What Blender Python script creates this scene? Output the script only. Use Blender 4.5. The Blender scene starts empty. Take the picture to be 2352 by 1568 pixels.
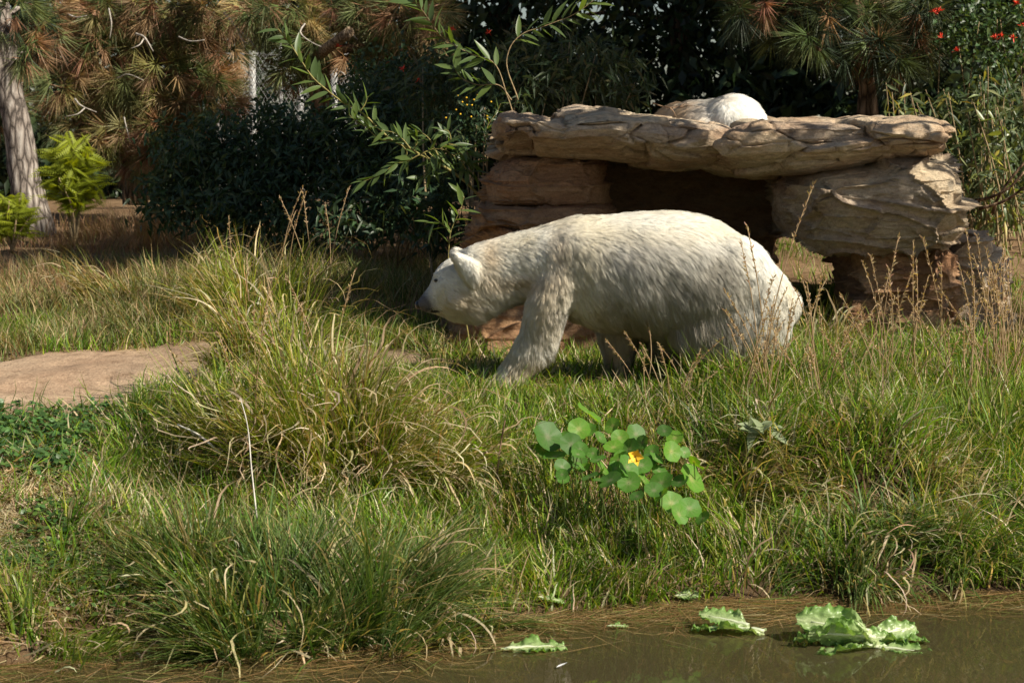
import bpy, bmesh, math, random
import numpy as np
from mathutils import Vector, Matrix, Euler
from mathutils.kdtree import KDTree

random.seed(7)
rng = np.random.default_rng(11)
scene = bpy.context.scene
R = math.radians

# ------------------------------------------------------------------ camera
CAM_H, FPX, PITCH = 2.1, 4573.0, math.atan(484 / 4573.0)     # focal length in pixels of a 2352 x 1568 picture
cam_d = bpy.data.cameras.new('camera')
cam_d.sensor_width = 36.0
cam_d.lens = 36.0 * FPX / 2352.0
cam_d.clip_start, cam_d.clip_end = 0.1, 3000
cam_d.dof.use_dof = True
cam_d.dof.focus_distance = 11.3
cam_d.dof.aperture_fstop = 6.3
cam = bpy.data.objects.new('camera', cam_d)
scene.collection.objects.link(cam)
cam.location = (0, 0, CAM_H)
cam.rotation_euler = (R(90) - PITCH, 0, 0)
scene.camera = cam

# ------------------------------------------------------------------ light
SUN = Vector((0.67, -0.40, 0.63)).normalized()               # towards the sun
world = bpy.data.worlds.new('World')
scene.world = world
world.use_nodes = True
wn = world.node_tree
wn.nodes.clear()
wo = wn.nodes.new('ShaderNodeOutputWorld')
bg = wn.nodes.new('ShaderNodeBackground')
sky = wn.nodes.new('ShaderNodeTexSky')
sky.sky_type = 'NISHITA'
sky.sun_disc = False
sky.sun_elevation = math.asin(SUN.z)
sky.sun_rotation = math.atan2(SUN.x, SUN.y)
bg.inputs['Strength'].default_value = 0.05
wn.links.new(sky.outputs[0], bg.inputs[0])
wn.links.new(bg.outputs[0], wo.inputs[0])
sun_d = bpy.data.lights.new('sun', 'SUN')
sun_d.energy = 5.0
sun_d.angle = R(0.53)
sun_d.color = (1.0, 0.92, 0.78)
sun = bpy.data.objects.new('sun', sun_d)
scene.collection.objects.link(sun)
sun.rotation_euler = SUN.to_track_quat('Z', 'Y').to_euler()
sun.location = (20, -8, 20)

vs = scene.view_settings
vs.view_transform = 'Standard'
vs.look = 'None'
vs.exposure = 0.66
vs.gamma = 1.0
vs.use_curve_mapping = False
scene.cycles.use_denoising = True
scene.cycles.denoiser = 'OPENIMAGEDENOISE'
scene.cycles.denoising_input_passes = 'RGB_ALBEDO_NORMAL'
scene.cycles.denoising_prefilter = 'ACCURATE'
scene.cycles.max_bounces = 7
scene.cycles.diffuse_bounces = 3
scene.cycles.transmission_bounces = 4
scene.cycles.transparent_max_bounces = 12
scene.cycles_curves.shape = 'RIBBONS'

# ------------------------------------------------------------------ geometry helpers
CP, SP = math.cos(PITCH), math.sin(PITCH)

def ray(u, v):
    a, b = (u - 1176.0) / FPX, (784.0 - v) / FPX
    d = np.array((a, CP + b * SP, -SP + b * CP))
    return d / d[1]

def P(u, v, y):
    """the point on the vertical plane at distance y that the photograph shows at pixel (u, v)"""
    d = ray(u, v) * y
    return np.array((d[0], d[1], d[2] + CAM_H))

def PX(y):
    return y / FPX                                            # metres per pixel at distance y

def hash3(ix, iy, iz, seed=0):
    h = (ix.astype(np.int64) * 374761393 + iy.astype(np.int64) * 668265263 + iz.astype(np.int64) * 2147483647 + seed * 1274126177) & 0xFFFFFFFF
    h = ((h ^ (h >> 13)) * 1274126177) & 0xFFFFFFFF
    h = ((h ^ (h >> 16)) * 2246822519) & 0xFFFFFFFF
    return ((h ^ (h >> 15)) & 0xFFFFFF) / float(0xFFFFFF)

def vnoise(p, seed=0):
    p = np.asarray(p, float)
    i = np.floor(p).astype(np.int64)
    f = p - i
    f = f * f * (3 - 2 * f)
    out = 0
    for dx in (0, 1):
        for dy in (0, 1):
            for dz in (0, 1):
                w = (f[:, 0] if dx else 1 - f[:, 0]) * (f[:, 1] if dy else 1 - f[:, 1]) * (f[:, 2] if dz else 1 - f[:, 2])
                out = out + w * hash3(i[:, 0] + dx, i[:, 1] + dy, i[:, 2] + dz, seed)
    return out * 2 - 1

def fbm(p, oct=4, seed=0, gain=0.5):
    p = np.asarray(p, float)
    s, a = 0, 1.0
    for k in range(oct):
        s = s + a * vnoise(p * (2.03 ** k) + 17.3 * k, seed + k)
        a *= gain
    return s

def worley(p, seed=0):
    """returns F1, F2, the id of the nearest cell as a number in 0..1, and the way from its centre"""
    p = np.asarray(p, float)
    i = np.floor(p).astype(np.int64)
    f1 = np.full(len(p), 9.0); f2 = f1.copy(); cid = np.zeros(len(p)); off = np.zeros((len(p), 3))
    for dx in (-1, 0, 1):
        for dy in (-1, 0, 1):
            for dz in (-1, 0, 1):
                c = i + (dx, dy, dz)
                q = np.stack([c[:, k] + 0.15 + 0.7 * hash3(c[:, 0], c[:, 1], c[:, 2], seed + 5 * k + 1) for k in range(3)], 1)
                d = np.sqrt(((q - p) ** 2).sum(1))
                m = d < f1
                f2 = np.where(m, f1, np.minimum(f2, d))
                cid = np.where(m, hash3(c[:, 0], c[:, 1], c[:, 2], seed + 99), cid)
                off = np.where(m[:, None], p - q, off)
                f1 = np.where(m, d, f1)
    return f1, f2, cid, off

def smooth(t):
    t = np.clip(t, 0, 1)
    return t * t * (3 - 2 * t)

# the pond's edge: x, distance
_sh = np.array([(-40, 7.0), (-3.4, 7.3), (-2.5, 7.55), (-1.95, 7.7), (-1.8, 7.95), (-1.56, 8.1), (-1.0, 7.93), (-0.48, 8.05), (0.05, 8.45), (0.81, 8.72), (1.5, 8.85), (2.3, 8.95), (3.4, 9.0), (40, 9.3)])

def shore(x):
    return np.interp(x, _sh[:, 0], _sh[:, 1])

def ground(x, y, detail=True):
    x = np.atleast_1d(np.asarray(x, float)); y = np.atleast_1d(np.asarray(y, float))
    s = y - shore(x)
    bank = 0.62 * smooth(np.clip(s / 2.7, 0, 1)) ** 0.75
    # undercut stretch of bank on the right
    wv = 0.16 * fbm(np.stack([x * 1.8, y * 0.6, 0 * x], 1), 2, 31)
    cut = smooth((x - 0.75 + wv) / 0.5) * (1 - smooth((x - 1.9 + wv) / 0.5))
    s0, s = s, s + wv
    bank = bank * (1 - cut) + cut * (0.10 * smooth(s / 0.3) + 0.40 * smooth((s - 0.62) / 0.22) + 0.12 * smooth((s - 1.0) / 1.6))
    s = s0
    lip = 0.10 * smooth(s / 0.22) * (1 - smooth((s - 0.3) / 1.6))
    z = np.where(s > 0, bank + lip, np.maximum(-0.30, 0.22 * s))
    slope = 0.06 + 0.085 * smooth((x + 0.3) / 2.3)
    z = z + slope * np.clip(y - 13.0, 0, 7) + 0.02 * np.clip(y - 20, 0, 60)
    # a low mound under the grass on the left, behind the bare earth
    z = z + 0.22 * np.exp(-(((x + 1.75) / 1.0) ** 2 + ((y - 14.6) / 1.3) ** 2))
    # the worn hollow in the bare earth
    z = z - 0.07 * np.exp(-(((x + 2.75) / 0.75) ** 2 + ((y - 11.6) / 0.8) ** 2))
    z = z + 0.13 * np.exp(-(((x + 1.55) / 0.35) ** 2 + ((y - 11.7) / 0.7) ** 2)) * smooth((x + 2.0) / 0.16)
    # hump beneath the big sedge tussock
    z = z + 0.16 * np.exp(-(((x + 0.95) / 0.55) ** 2 + ((y - 10.4) / 0.5) ** 2))
    # the trodden muddy hollow by the water
    z = z - 0.11 * np.exp(-(((x + 1.66) / 0.22) ** 2 + ((y - 8.55) / 0.17) ** 2))
    # the far bank behind the photographer
    z = z + 1.2 * smooth((-y - 2.5) / 5.0)
    z = z + 1.6 * smooth((np.abs(x) - 9.0) / 6.0) * smooth((9.5 - y) / 2.0)
    if detail:
        p = np.stack([x, y, np.zeros_like(x)], 1)
        a = np.where(s > 0, 1.0, 0.35)
        z = z + a * (0.035 * fbm(p * 1.7, 3, 3) + 0.012 * fbm(p * 7.0, 3, 9))
    return z

def hit(u, v, h=0.0):
    """where the sight line of a pixel meets the ground (raised by h)"""
    d = ray(u, v)
    ys = np.linspace(6.0, 40.0, 3400)
    zs = CAM_H + d[2] * ys - ground(d[0] * ys, ys, False) - h
    k = np.argmax(zs < 0)
    y = ys[k]
    return np.array((d[0] * y, y, CAM_H + d[2] * y))

def gz(x, y):
    return float(ground(np.array([x]), np.array([y]))[0])

# ------------------------------------------------------------------ object helpers
COL = scene.collection

def tag(o, label=None, cat=None, group=None, kind=None):
    if label: o['label'] = label
    if cat: o['category'] = cat
    if group: o['group'] = group
    if kind: o['kind'] = kind
    return o

def empty(name, loc=(0, 0, 0), label=None, cat=None, group=None):
    o = bpy.data.objects.new(name, None)
    o.location = loc
    o.empty_display_size = 0.1
    COL.objects.link(o)
    return tag(o, label, cat, group)

def link(name, mesh, parent=None):
    """object whose mesh is in world coordinates; under a parent it keeps its place"""
    o = bpy.data.objects.new(name, mesh)
    COL.objects.link(o)
    if parent is not None:
        o.parent = parent
        # parents are only moved, never turned or scaled
        q, off = parent, Vector((0, 0, 0))
        while q is not None:
            off += q.location; q = q.parent
        o.location = -off
    return o

def mesh_np(name, verts, faces, mat, col=None, smooth_sh=True):
    """faces: list of (n,k) integer arrays"""
    verts = np.ascontiguousarray(verts, np.float32)
    me = bpy.data.meshes.new(name)
    me.vertices.add(len(verts))
    me.vertices.foreach_set('co', verts.ravel())
    faces = [np.asarray(f) for f in faces if len(f)]
    loops = np.concatenate([f.ravel() for f in faces]).astype(np.int32)
    tot = np.concatenate([np.full(len(f), f.shape[1]) for f in faces]).astype(np.int32)
    start = np.concatenate([[0], np.cumsum(tot)[:-1]]).astype(np.int32)
    me.loops.add(len(loops)); me.loops.foreach_set('vertex_index', loops)
    me.polygons.add(len(tot))
    me.polygons.foreach_set('loop_start', start)
    me.polygons.foreach_set('loop_total', tot)
    me.polygons.foreach_set('use_smooth', np.full(len(tot), smooth_sh))
    if col is not None:
        a = me.attributes.new('col', 'FLOAT_COLOR', 'POINT')
        c = np.ones((len(verts), 4), np.float32); c[:, :3] = col
        a.data.foreach_set('color', c.ravel())
    me.materials.append(mat)
    me.update(calc_edges=True)
    return me

class Soup:
    """collects pieces of geometry that become one mesh"""
    def __init__(self):
        self.v, self.c, self.f, self.n = [], [], {}, 0
    def add(self, verts, faces, col=(1, 1, 1)):
        verts = np.asarray(verts, float).reshape(-1, 3)
        self.v.append(verts)
        c = np.asarray(col, float)
        self.c.append(np.broadcast_to(c, verts.shape).copy() if c.ndim == 1 else c)
        for f in faces:
            f = np.asarray(f)
            if len(f): self.f.setdefault(f.shape[1], []).append(f + self.n)
        self.n += len(verts)
        return self
    def mesh(self, name, mat, sm=True):
        return mesh_np(name, np.concatenate(self.v), [np.concatenate(x) for x in self.f.values()], mat, np.concatenate(self.c), sm)
    def obj(self, name, mat, parent=None, sm=True):
        return link(name, self.mesh(name, mat, sm), parent)

def tube(path, rad, n=8, cap=True, wob=0.0):
    """vertices and faces of a tube along a polyline"""
    path = np.asarray(path, float); m = len(path)
    rad = np.broadcast_to(np.asarray(rad, float), (m,))
    t = np.gradient(path, axis=0); t /= np.linalg.norm(t, axis=1)[:, None] + 1e-9
    ref = np.array((0.0, 1.0, 0.0)) if abs(t[0][1]) < 0.9 else np.array((1.0, 0.0, 0.0))
    a = np.cross(t, ref); a /= np.linalg.norm(a, axis=1)[:, None] + 1e-9
    b = np.cross(t, a)
    ang = np.linspace(0, 2 * np.pi, n, endpoint=False)
    r = rad[:, None] * (1 + wob * rng.standard_normal((m, n)))
    v = path[:, None] + r[..., None] * (np.cos(ang)[None, :, None] * a[:, None] + np.sin(ang)[None, :, None] * b[:, None])
    i = np.arange(m - 1)[:, None] * n; j = np.arange(n)[None]; k = (j + 1) % n
    q = np.stack([i + j, i + k, i + n + k, i + n + j], -1).reshape(-1, 4)
    v = v.reshape(-1, 3); fs = [q]
    if cap:
        v = np.concatenate([v, path[:1], path[-1:]])
        jj = np.arange(n); kk = (jj + 1) % n
        fs.append(np.stack([kk, jj, np.full(n, m * n)], 1))
        fs.append(np.stack([(m - 1) * n + jj, (m - 1) * n + kk, np.full(n, m * n + 1)], 1))
    return v, fs

def spline(pts, n):
    """smooth curve through points, n samples"""
    pts = np.asarray(pts, float)
    if len(pts) < 3:
        t = np.linspace(0, 1, n)[:, None]
        return pts[0] * (1 - t) + pts[-1] * t
    d = np.concatenate([[0], np.cumsum(np.linalg.norm(np.diff(pts, axis=0), axis=1))])
    m = np.gradient(pts, d, axis=0)
    s = np.linspace(0, d[-1], n)
    k = np.clip(np.searchsorted(d, s, side='right') - 1, 0, len(pts) - 2)
    h = (d[k + 1] - d[k])[:, None]; t = ((s - d[k])[:, None]) / h
    return (2 * t**3 - 3 * t**2 + 1) * pts[k] + (t**3 - 2 * t**2 + t) * h * m[k] + (-2 * t**3 + 3 * t**2) * pts[k + 1] + (t**3 - t**2) * h * m[k + 1]

def blades(root, h, az, lean, bend, w, col, seg=4, curl=None, tipcol=None):
    """grass blades as narrow strips: arrays of one value per blade"""
    N = len(root)
    t = np.linspace(0, 1, seg + 1)
    th = lean[:, None] + bend[:, None] * (t[None, :-1] + 0.5 / seg) ** 1.3
    st = (h / seg)[:, None]
    rr = np.concatenate([np.zeros((N, 1)), np.cumsum(np.sin(th) * st, 1)], 1)
    zz = np.concatenate([np.zeros((N, 1)), np.cumsum(np.cos(th) * st, 1)], 1)
    dx, dy = np.cos(az)[:, None], np.sin(az)[:, None]
    c = np.stack([root[:, :1] + rr * dx, root[:, 1:2] + rr * dy, root[:, 2:3] + zz], -1)
    if curl is not None:
        ph = rng.uniform(0, 6.28, (N, 1)); fr = rng.uniform(5, 11, (N, 1))
        k = curl[:, None] * h[:, None] * (t[None] ** 1.5)
        c[..., 0] += k * np.sin(ph + fr * t[None]); c[..., 1] += 0.5 * k * np.cos(1.3 * ph + fr * t[None]); c[..., 2] += 0.6 * k * np.cos(ph + fr * t[None])
    tw = az + np.pi / 2 + rng.normal(0, 0.7, N)
    side = np.stack([np.cos(tw), np.sin(tw), rng.normal(0, 0.25, N)], 1)
    ww = (w[:, None] * (1 - t[None, :-1] ** 2.2) * 0.5)
    L = c[:, :-1] - side[:, None] * ww[..., None]
    Rr = c[:, :-1] + side[:, None] * ww[..., None]
    V = np.concatenate([np.stack([L, Rr], 2).reshape(N, 2 * seg, 3), c[:, -1:]], 1)
    nv = 2 * seg + 1
    base = (np.arange(N) * nv)[:, None]
    q = np.concatenate([np.stack([2 * k + 0 * base, 2 * k + 1 + 0 * base, 2 * k + 3 + 0 * base, 2 * k + 2 + 0 * base], -1) + base[..., None] for k in range(seg - 1)], 1).reshape(-1, 4)
    tr = (np.array([[2 * seg - 2, 2 * seg - 1, 2 * seg]])[None] + base[..., None]).reshape(-1, 3)
    C = np.repeat(col[:, None], nv, 1)
    if tipcol is not None:
        tt = np.concatenate([np.repeat(t[:-1], 2), [1.0]])[None, :, None] ** 1.5
        C = C * (1 - tt) + tipcol[:, None] * tt
    return V.reshape(-1, 3), [q, tr], C.reshape(-1, 3)

def leafcards(pos, d, nrm, ln, wd, col, fold=0.25):
    """lens shaped folded leaves, six corners and four triangles each"""
    N = len(pos)
    d = d / (np.linalg.norm(d, axis=1)[:, None] + 1e-9)
    s = np.cross(d, nrm); s /= np.linalg.norm(s, axis=1)[:, None] + 1e-9
    n = np.cross(s, d)
    L, W = ln[:, None], wd[:, None] * 0.5
    droop = -0.12 * L * np.array((0, 0, 1.0))
    b = pos; m = pos + 0.5 * d * L; t = pos + d * L + droop
    l1 = pos + 0.42 * d * L - s * W + n * W * fold * 2
    r1 = pos + 0.42 * d * L + s * W + n * W * fold * 2
    V = np.stack([b, l1, t, r1, m], 1).reshape(-1, 3)
    k = (np.arange(N) * 5)[:, None, None]
    f = (np.array([[0, 4, 1], [1, 4, 2], [0, 3, 4], [3, 2, 4]])[None] + k).reshape(-1, 3)
    return V, [f], np.repeat(col[:, None], 5, 1).reshape(-1, 3)

def pick(cols, n, jit=0.18):
    """random colours from a weighted list [(weight, (r, g, b)), ...]"""
    w = np.array([c[0] for c in cols], float); w /= w.sum()
    c = np.array([c[1] for c in cols])[rng.choice(len(cols), n, p=w)]
    return c * (1 + jit * rng.standard_normal((n, 1))).clip(0.45, 1.7) * (1 + 0.06 * rng.standard_normal((n, 3)))

# ------------------------------------------------------------------ materials
def newmat(name):
    m = bpy.data.materials.new(name)
    m.use_nodes = True
    nt = m.node_tree
    nt.nodes.clear()
    out = nt.nodes.new('ShaderNodeOutputMaterial')
    return m, nt, out

def N(nt, kind, **kw):
    n = nt.nodes.new(kind)
    for k, v in kw.items():
        if k in n.inputs: n.inputs[k].default_value = v
        else: setattr(n, k, v)
    return n

def ramp(nt, fac, stops):
    r = nt.nodes.new('ShaderNodeValToRGB')
    e = r.color_ramp.elements
    while len(e) < len(stops): e.new(0.5)
    for k, (p, c) in enumerate(stops):
        e[k].position = p
        e[k].color = (*c, 1) if len(c) == 3 else c
    nt.links.new(fac, r.inputs[0])
    return r.outputs[0]

def mul(nt, a, b, fac=1.0, kind='MULTIPLY'):
    m = nt.nodes.new('ShaderNodeMix'); m.data_type = 'RGBA'; m.blend_type = kind
    m.inputs[0].default_value = fac
    for s, k in ((a, 6), (b, 7)):
        if hasattr(s, 'links'): nt.links.new(s, m.inputs[k])
        else: m.inputs[k].default_value = (*s, 1)
    return m.outputs[2]

def leaf_mat(name, trans=0.4, rough=0.5, spec=0.35, tint=(1.25, 1.15, 0.45), colour=None, objrand=0.0):
    """foliage: reflects, and lets light through; colour per vertex unless given"""
    m, nt, out = newmat(name)
    if colour is None:
        a = N(nt, 'ShaderNodeAttribute', attribute_name='col'); c = a.outputs['Color']
    else:
        rgb = N(nt, 'ShaderNodeRGB'); rgb.outputs[0].default_value = (*colour, 1); c = rgb.outputs[0]
    if objrand:
        oi = N(nt, 'ShaderNodeObjectInfo')
        g = ramp(nt, oi.outputs['Random'], [(0, (1 - objrand, 1 - objrand, 1 - objrand * 0.8)), (0.5, (1, 1, 1)), (1, (1 + objrand * 0.9, 1 + objrand * 0.6, 1 - objrand * 0.3))])
        c = mul(nt, c, g)
    no = N(nt, 'ShaderNodeTexNoise', Scale=35.0, Detail=2.0)
    c = mul(nt, c, ramp(nt, no.outputs[0], [(0.3, (0.75, 0.75, 0.75)), (0.7, (1.15, 1.15, 1.15))]))
    p = N(nt, 'ShaderNodeBsdfPrincipled', Roughness=rough)
    p.inputs['Specular IOR Level'].default_value = spec
    nt.links.new(c, p.inputs['Base Color'])
    if trans > 0:
        tr = N(nt, 'ShaderNodeBsdfTranslucent')
        nt.links.new(mul(nt, c, tint), tr.inputs[0])
        mx = N(nt, 'ShaderNodeMixShader'); mx.inputs[0].default_value = trans
        nt.links.new(p.outputs[0], mx.inputs[1]); nt.links.new(tr.outputs[0], mx.inputs[2])
        nt.links.new(mx.outputs[0], out.inputs[0])
    else:
        nt.links.new(p.outputs[0], out.inputs[0])
    return m

M = {}
M['grass'] = leaf_mat('grass', 0.40, 0.45, 0.24)
M['needle'] = leaf_mat('needles', 0.25, 0.5, 0.3, (1.2, 1.1, 0.6))
M['leaf'] = leaf_mat('leaf', 0.35, 0.42, 0.4)
M['willow'] = leaf_mat('willow_leaf', 0.42, 0.38, 0.5, (1.5, 1.5, 0.35), (0.11, 0.17, 0.055), 0.3)
M['frond'] = leaf_mat('frond_leaf', 0.5, 0.5, 0.3, (1.5, 1.35, 0.25), None, 0.25)
M['nasturtium'] = leaf_mat('nasturtium_leaf', 0.45, 0.5, 0.3, (1.9, 1.6, 0.2), None, 0.42)
M['lettuce'] = leaf_mat('lettuce', 0.35, 0.35, 0.5, (1.2, 1.25, 0.5))

def simple(name, c, rough=0.6, spec=0.3, noise=None):
    m, nt, out = newmat(name)
    p = N(nt, 'ShaderNodeBsdfPrincipled', Roughness=rough)
    p.inputs['Specular IOR Level'].default_value = spec
    p.inputs['Base Color'].default_value = (*c, 1)
    if noise:
        no = N(nt, 'ShaderNodeTexNoise', Scale=noise, Detail=4.0)
        tc = N(nt, 'ShaderNodeNewGeometry'); nt.links.new(tc.outputs['Position'], no.inputs['Vector'])
        nt.links.new(mul(nt, c, ramp(nt, no.outputs[0], [(0.3, (0.55, 0.55, 0.55)), (0.7, (1.3, 1.3, 1.3))])), p.inputs['Base Color'])
        b = N(nt, 'ShaderNodeBump', Strength=0.4, Distance=0.01)
        nt.links.new(no.outputs[0], b.inputs['Height']); nt.links.new(b.outputs[0], p.inputs['Normal'])
    nt.links.new(p.outputs[0], out.inputs[0])
    return m

M['twig'] = simple('twig', (0.30, 0.22, 0.12), 0.7, 0.2, 40)
M['greentwig'] = simple('green_twig', (0.26, 0.22, 0.07), 0.6, 0.3, 40)
M['deadwood'] = simple('dead_branch', (0.42, 0.38, 0.33), 0.8, 0.1, 25)
M['straw'] = simple('dry_stalk', (0.46, 0.34, 0.19), 0.6, 0.3, 30)
M['palestraw'] = simple('bleached_reed', (0.66, 0.62, 0.54), 0.5, 0.35, 12)
M['galv'] = simple('galvanised_steel', (0.48, 0.48, 0.47), 0.45, 0.5, 12)
M['black'] = simple('black_nose', (0.012, 0.011, 0.012), 0.3, 0.5, 90)
M['claw'] = simple('claw', (0.03, 0.027, 0.024), 0.35, 0.5)
M['eye'] = simple('eye', (0.012, 0.008, 0.006), 0.08, 0.6)
M['red'] = simple('red_flower', (0.65, 0.05, 0.02), 0.5, 0.3)
M['yellow'] = simple('yellow_flower', (0.80, 0.48, 0.03), 0.5, 0.3)
M['feather'] = simple('white_feather', (0.8, 0.8, 0.78), 0.7, 0.2)

def rock_mat():
    m, nt, out = newmat('sandstone')
    g = N(nt, 'ShaderNodeNewGeometry')
    mp = N(nt, 'ShaderNodeMapping'); mp.inputs['Scale'].default_value = (1.0, 1.0, 2.6)
    nt.links.new(g.outputs['Position'], mp.inputs['Vector'])
    n1 = N(nt, 'ShaderNodeTexNoise', Scale=1.7, Detail=6.0, Roughness=0.6)
    n2 = N(nt, 'ShaderNodeTexNoise', Scale=14.0, Detail=8.0, Roughness=0.68)
    n3 = N(nt, 'ShaderNodeTexNoise', Scale=70.0, Detail=5.0, Roughness=0.7)
    for n in (n1, n2): nt.links.new(mp.outputs[0], n.inputs['Vector'])
    nt.links.new(g.outputs['Position'], n3.inputs['Vector'])
    c = ramp(nt, n1.outputs[0], [(0.28, (0.33, 0.21, 0.14)), (0.43, (0.46, 0.34, 0.235)), (0.58, (0.56, 0.46, 0.34)), (0.76, (0.42, 0.295, 0.20))])
    c = mul(nt, c, ramp(nt, n2.outputs[0], [(0.25, (0.5, 0.47, 0.45)), (0.5, (1, 1, 1)), (0.75, (1.25, 1.22, 1.18))]))
    c = mul(nt, c, ramp(nt, n3.outputs[0], [(0.3, (0.75, 0.75, 0.75)), (0.65, (1.1, 1.1, 1.1))]))
    a = N(nt, 'ShaderNodeAttribute', attribute_name='col')
    c = mul(nt, c, a.outputs['Color'])
    # grey lichen and dark water stains
    w = N(nt, 'ShaderNodeTexNoise', Scale=4.5, Detail=5.0, Roughness=0.7)
    nt.links.new(g.outputs['Position'], w.inputs['Vector'])
    st = ramp(nt, w.outputs[0], [(0.58, (0, 0, 0)), (0.7, (1, 1, 1))])
    mx = N(nt, 'ShaderNodeMix'); mx.data_type = 'RGBA'
    sc = N(nt, 'ShaderNodeMath', operation='MULTIPLY'); sc.inputs[1].default_value = 0.45
    nt.links.new(st, sc.inputs[0]); nt.links.new(sc.outputs[0], mx.inputs[0])
    nt.links.new(c, mx.inputs[6]); mx.inputs[7].default_value = (0.30, 0.29, 0.25, 1)
    p = N(nt, 'ShaderNodeBsdfPrincipled', Roughness=0.9)
    p.inputs['Specular IOR Level'].default_value = 0.12
    nt.links.new(mx.outputs[2], p.inputs['Base Color'])
    b1 = N(nt, 'ShaderNodeBump', Strength=1.0, Distance=0.045); nt.links.new(n2.outputs[0], b1.inputs['Height'])
    b2 = N(nt, 'ShaderNodeBump', Strength=0.55, Distance=0.008); nt.links.new(n3.outputs[0], b2.inputs['Height'])
    nt.links.new(b1.outputs[0], b2.inputs['Normal']); nt.links.new(b2.outputs[0], p.inputs['Normal'])
    nt.links.new(p.outputs[0], out.inputs[0])
    return m
M['rock'] = rock_mat()

def ground_mat():
    m, nt, out = newmat('earth')
    g = N(nt, 'ShaderNodeNewGeometry')
    n1 = N(nt, 'ShaderNodeTexNoise', Scale=1.3, Detail=6.0, Roughness=0.6)
    n2 = N(nt, 'ShaderNodeTexNoise', Scale=9.0, Detail=8.0, Roughness=0.7)
    n3 = N(nt, 'ShaderNodeTexNoise', Scale=60.0, Detail=5.0, Roughness=0.7)
    for n in (n1, n2, n3): nt.links.new(g.outputs['Position'], n.inputs['Vector'])
    c = ramp(nt, n1.outputs[0], [(0.3, (0.30, 0.205, 0.135)), (0.5, (0.40, 0.29, 0.195)), (0.7, (0.47, 0.355, 0.25))])
    c = mul(nt, c, ramp(nt, n2.outputs[0], [(0.28, (0.6, 0.56, 0.52)), (0.5, (1, 1, 1)), (0.75, (1.15, 1.12, 1.1))]))
    c = mul(nt, c, ramp(nt, n3.outputs[0], [(0.32, (0.72, 0.7, 0.68)), (0.6, (1.08, 1.08, 1.08))]))
    a = N(nt, 'ShaderNodeAttribute', attribute_name='col')
    c = mul(nt, c, a.outputs['Color'])
    p = N(nt, 'ShaderNodeBsdfPrincipled', Roughness=0.95)
    p.inputs['Specular IOR Level'].default_value = 0.1
    nt.links.new(c, p.inputs['Base Color'])
    b1 = N(nt, 'ShaderNodeBump', Strength=0.7, Distance=0.04); nt.links.new(n2.outputs[0], b1.inputs['Height'])
    b2 = N(nt, 'ShaderNodeBump', Strength=0.6, Distance=0.01); nt.links.new(n3.outputs[0], b2.inputs['Height'])
    nt.links.new(b1.outputs[0], b2.inputs['Normal']); nt.links.new(b2.outputs[0], p.inputs['Normal'])
    nt.links.new(p.outputs[0], out.inputs[0])
    return m
M['earth'] = ground_mat()

def bark_mat(name, c0, c1, sc=1.0):
    m, nt, out = newmat(name)
    g = N(nt, 'ShaderNodeNewGeometry')
    mp = N(nt, 'ShaderNodeMapping'); mp.inputs['Scale'].default_value = (9 * sc, 9 * sc, 2.2 * sc)
    nt.links.new(g.outputs['Position'], mp.inputs['Vector'])
    w = N(nt, 'ShaderNodeTexVoronoi', Scale=2.2); w.feature = 'DISTANCE_TO_EDGE'
    no = N(nt, 'ShaderNodeTexNoise', Scale=3.0, Detail=7.0, Roughness=0.7)
    nt.links.new(mp.outputs[0], no.inputs['Vector'])
    ad = N(nt, 'ShaderNodeMix'); ad.data_type = 'RGBA'; ad.inputs[0].default_value = 0.25
    nt.links.new(mp.outputs[0], ad.inputs[6]); nt.links.new(no.outputs['Color'], ad.inputs[7])
    nt.links.new(ad.outputs[2], w.inputs['Vector'])
    c = ramp(nt, w.outputs['Distance'], [(0.0, tuple(x * 0.25 for x in c0)), (0.12, c0), (0.4, c1)])
    c = mul(nt, c, ramp(nt, no.outputs[0], [(0.3, (0.55, 0.55, 0.55)), (0.7, (1.25, 1.25, 1.25))]))
    p = N(nt, 'ShaderNodeBsdfPrincipled', Roughness=0.9)
    p.inputs['Specular IOR Level'].default_value = 0.1
    nt.links.new(c, p.inputs['Base Color'])
    b = N(nt, 'ShaderNodeBump', Strength=1.0, Distance=0.03); nt.links.new(w.outputs['Distance'], b.inputs['Height'])
    b2 = N(nt, 'ShaderNodeBump', Strength=0.5, Distance=0.02); nt.links.new(no.outputs[0], b2.inputs['Height'])
    nt.links.new(b.outputs[0], b2.inputs['Normal']); nt.links.new(b2.outputs[0], p.inputs['Normal'])
    nt.links.new(p.outputs[0], out.inputs[0])
    return m
M['greybark'] = bark_mat('grey_bark', (0.24, 0.20, 0.17), (0.46, 0.41, 0.36))
M['brownbark'] = bark_mat('brown_bark', (0.16, 0.10, 0.06), (0.34, 0.23, 0.15))
M['limb'] = bark_mat('pale_limb_bark', (0.34, 0.24, 0.15), (0.55, 0.42, 0.28), 2.0)

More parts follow.
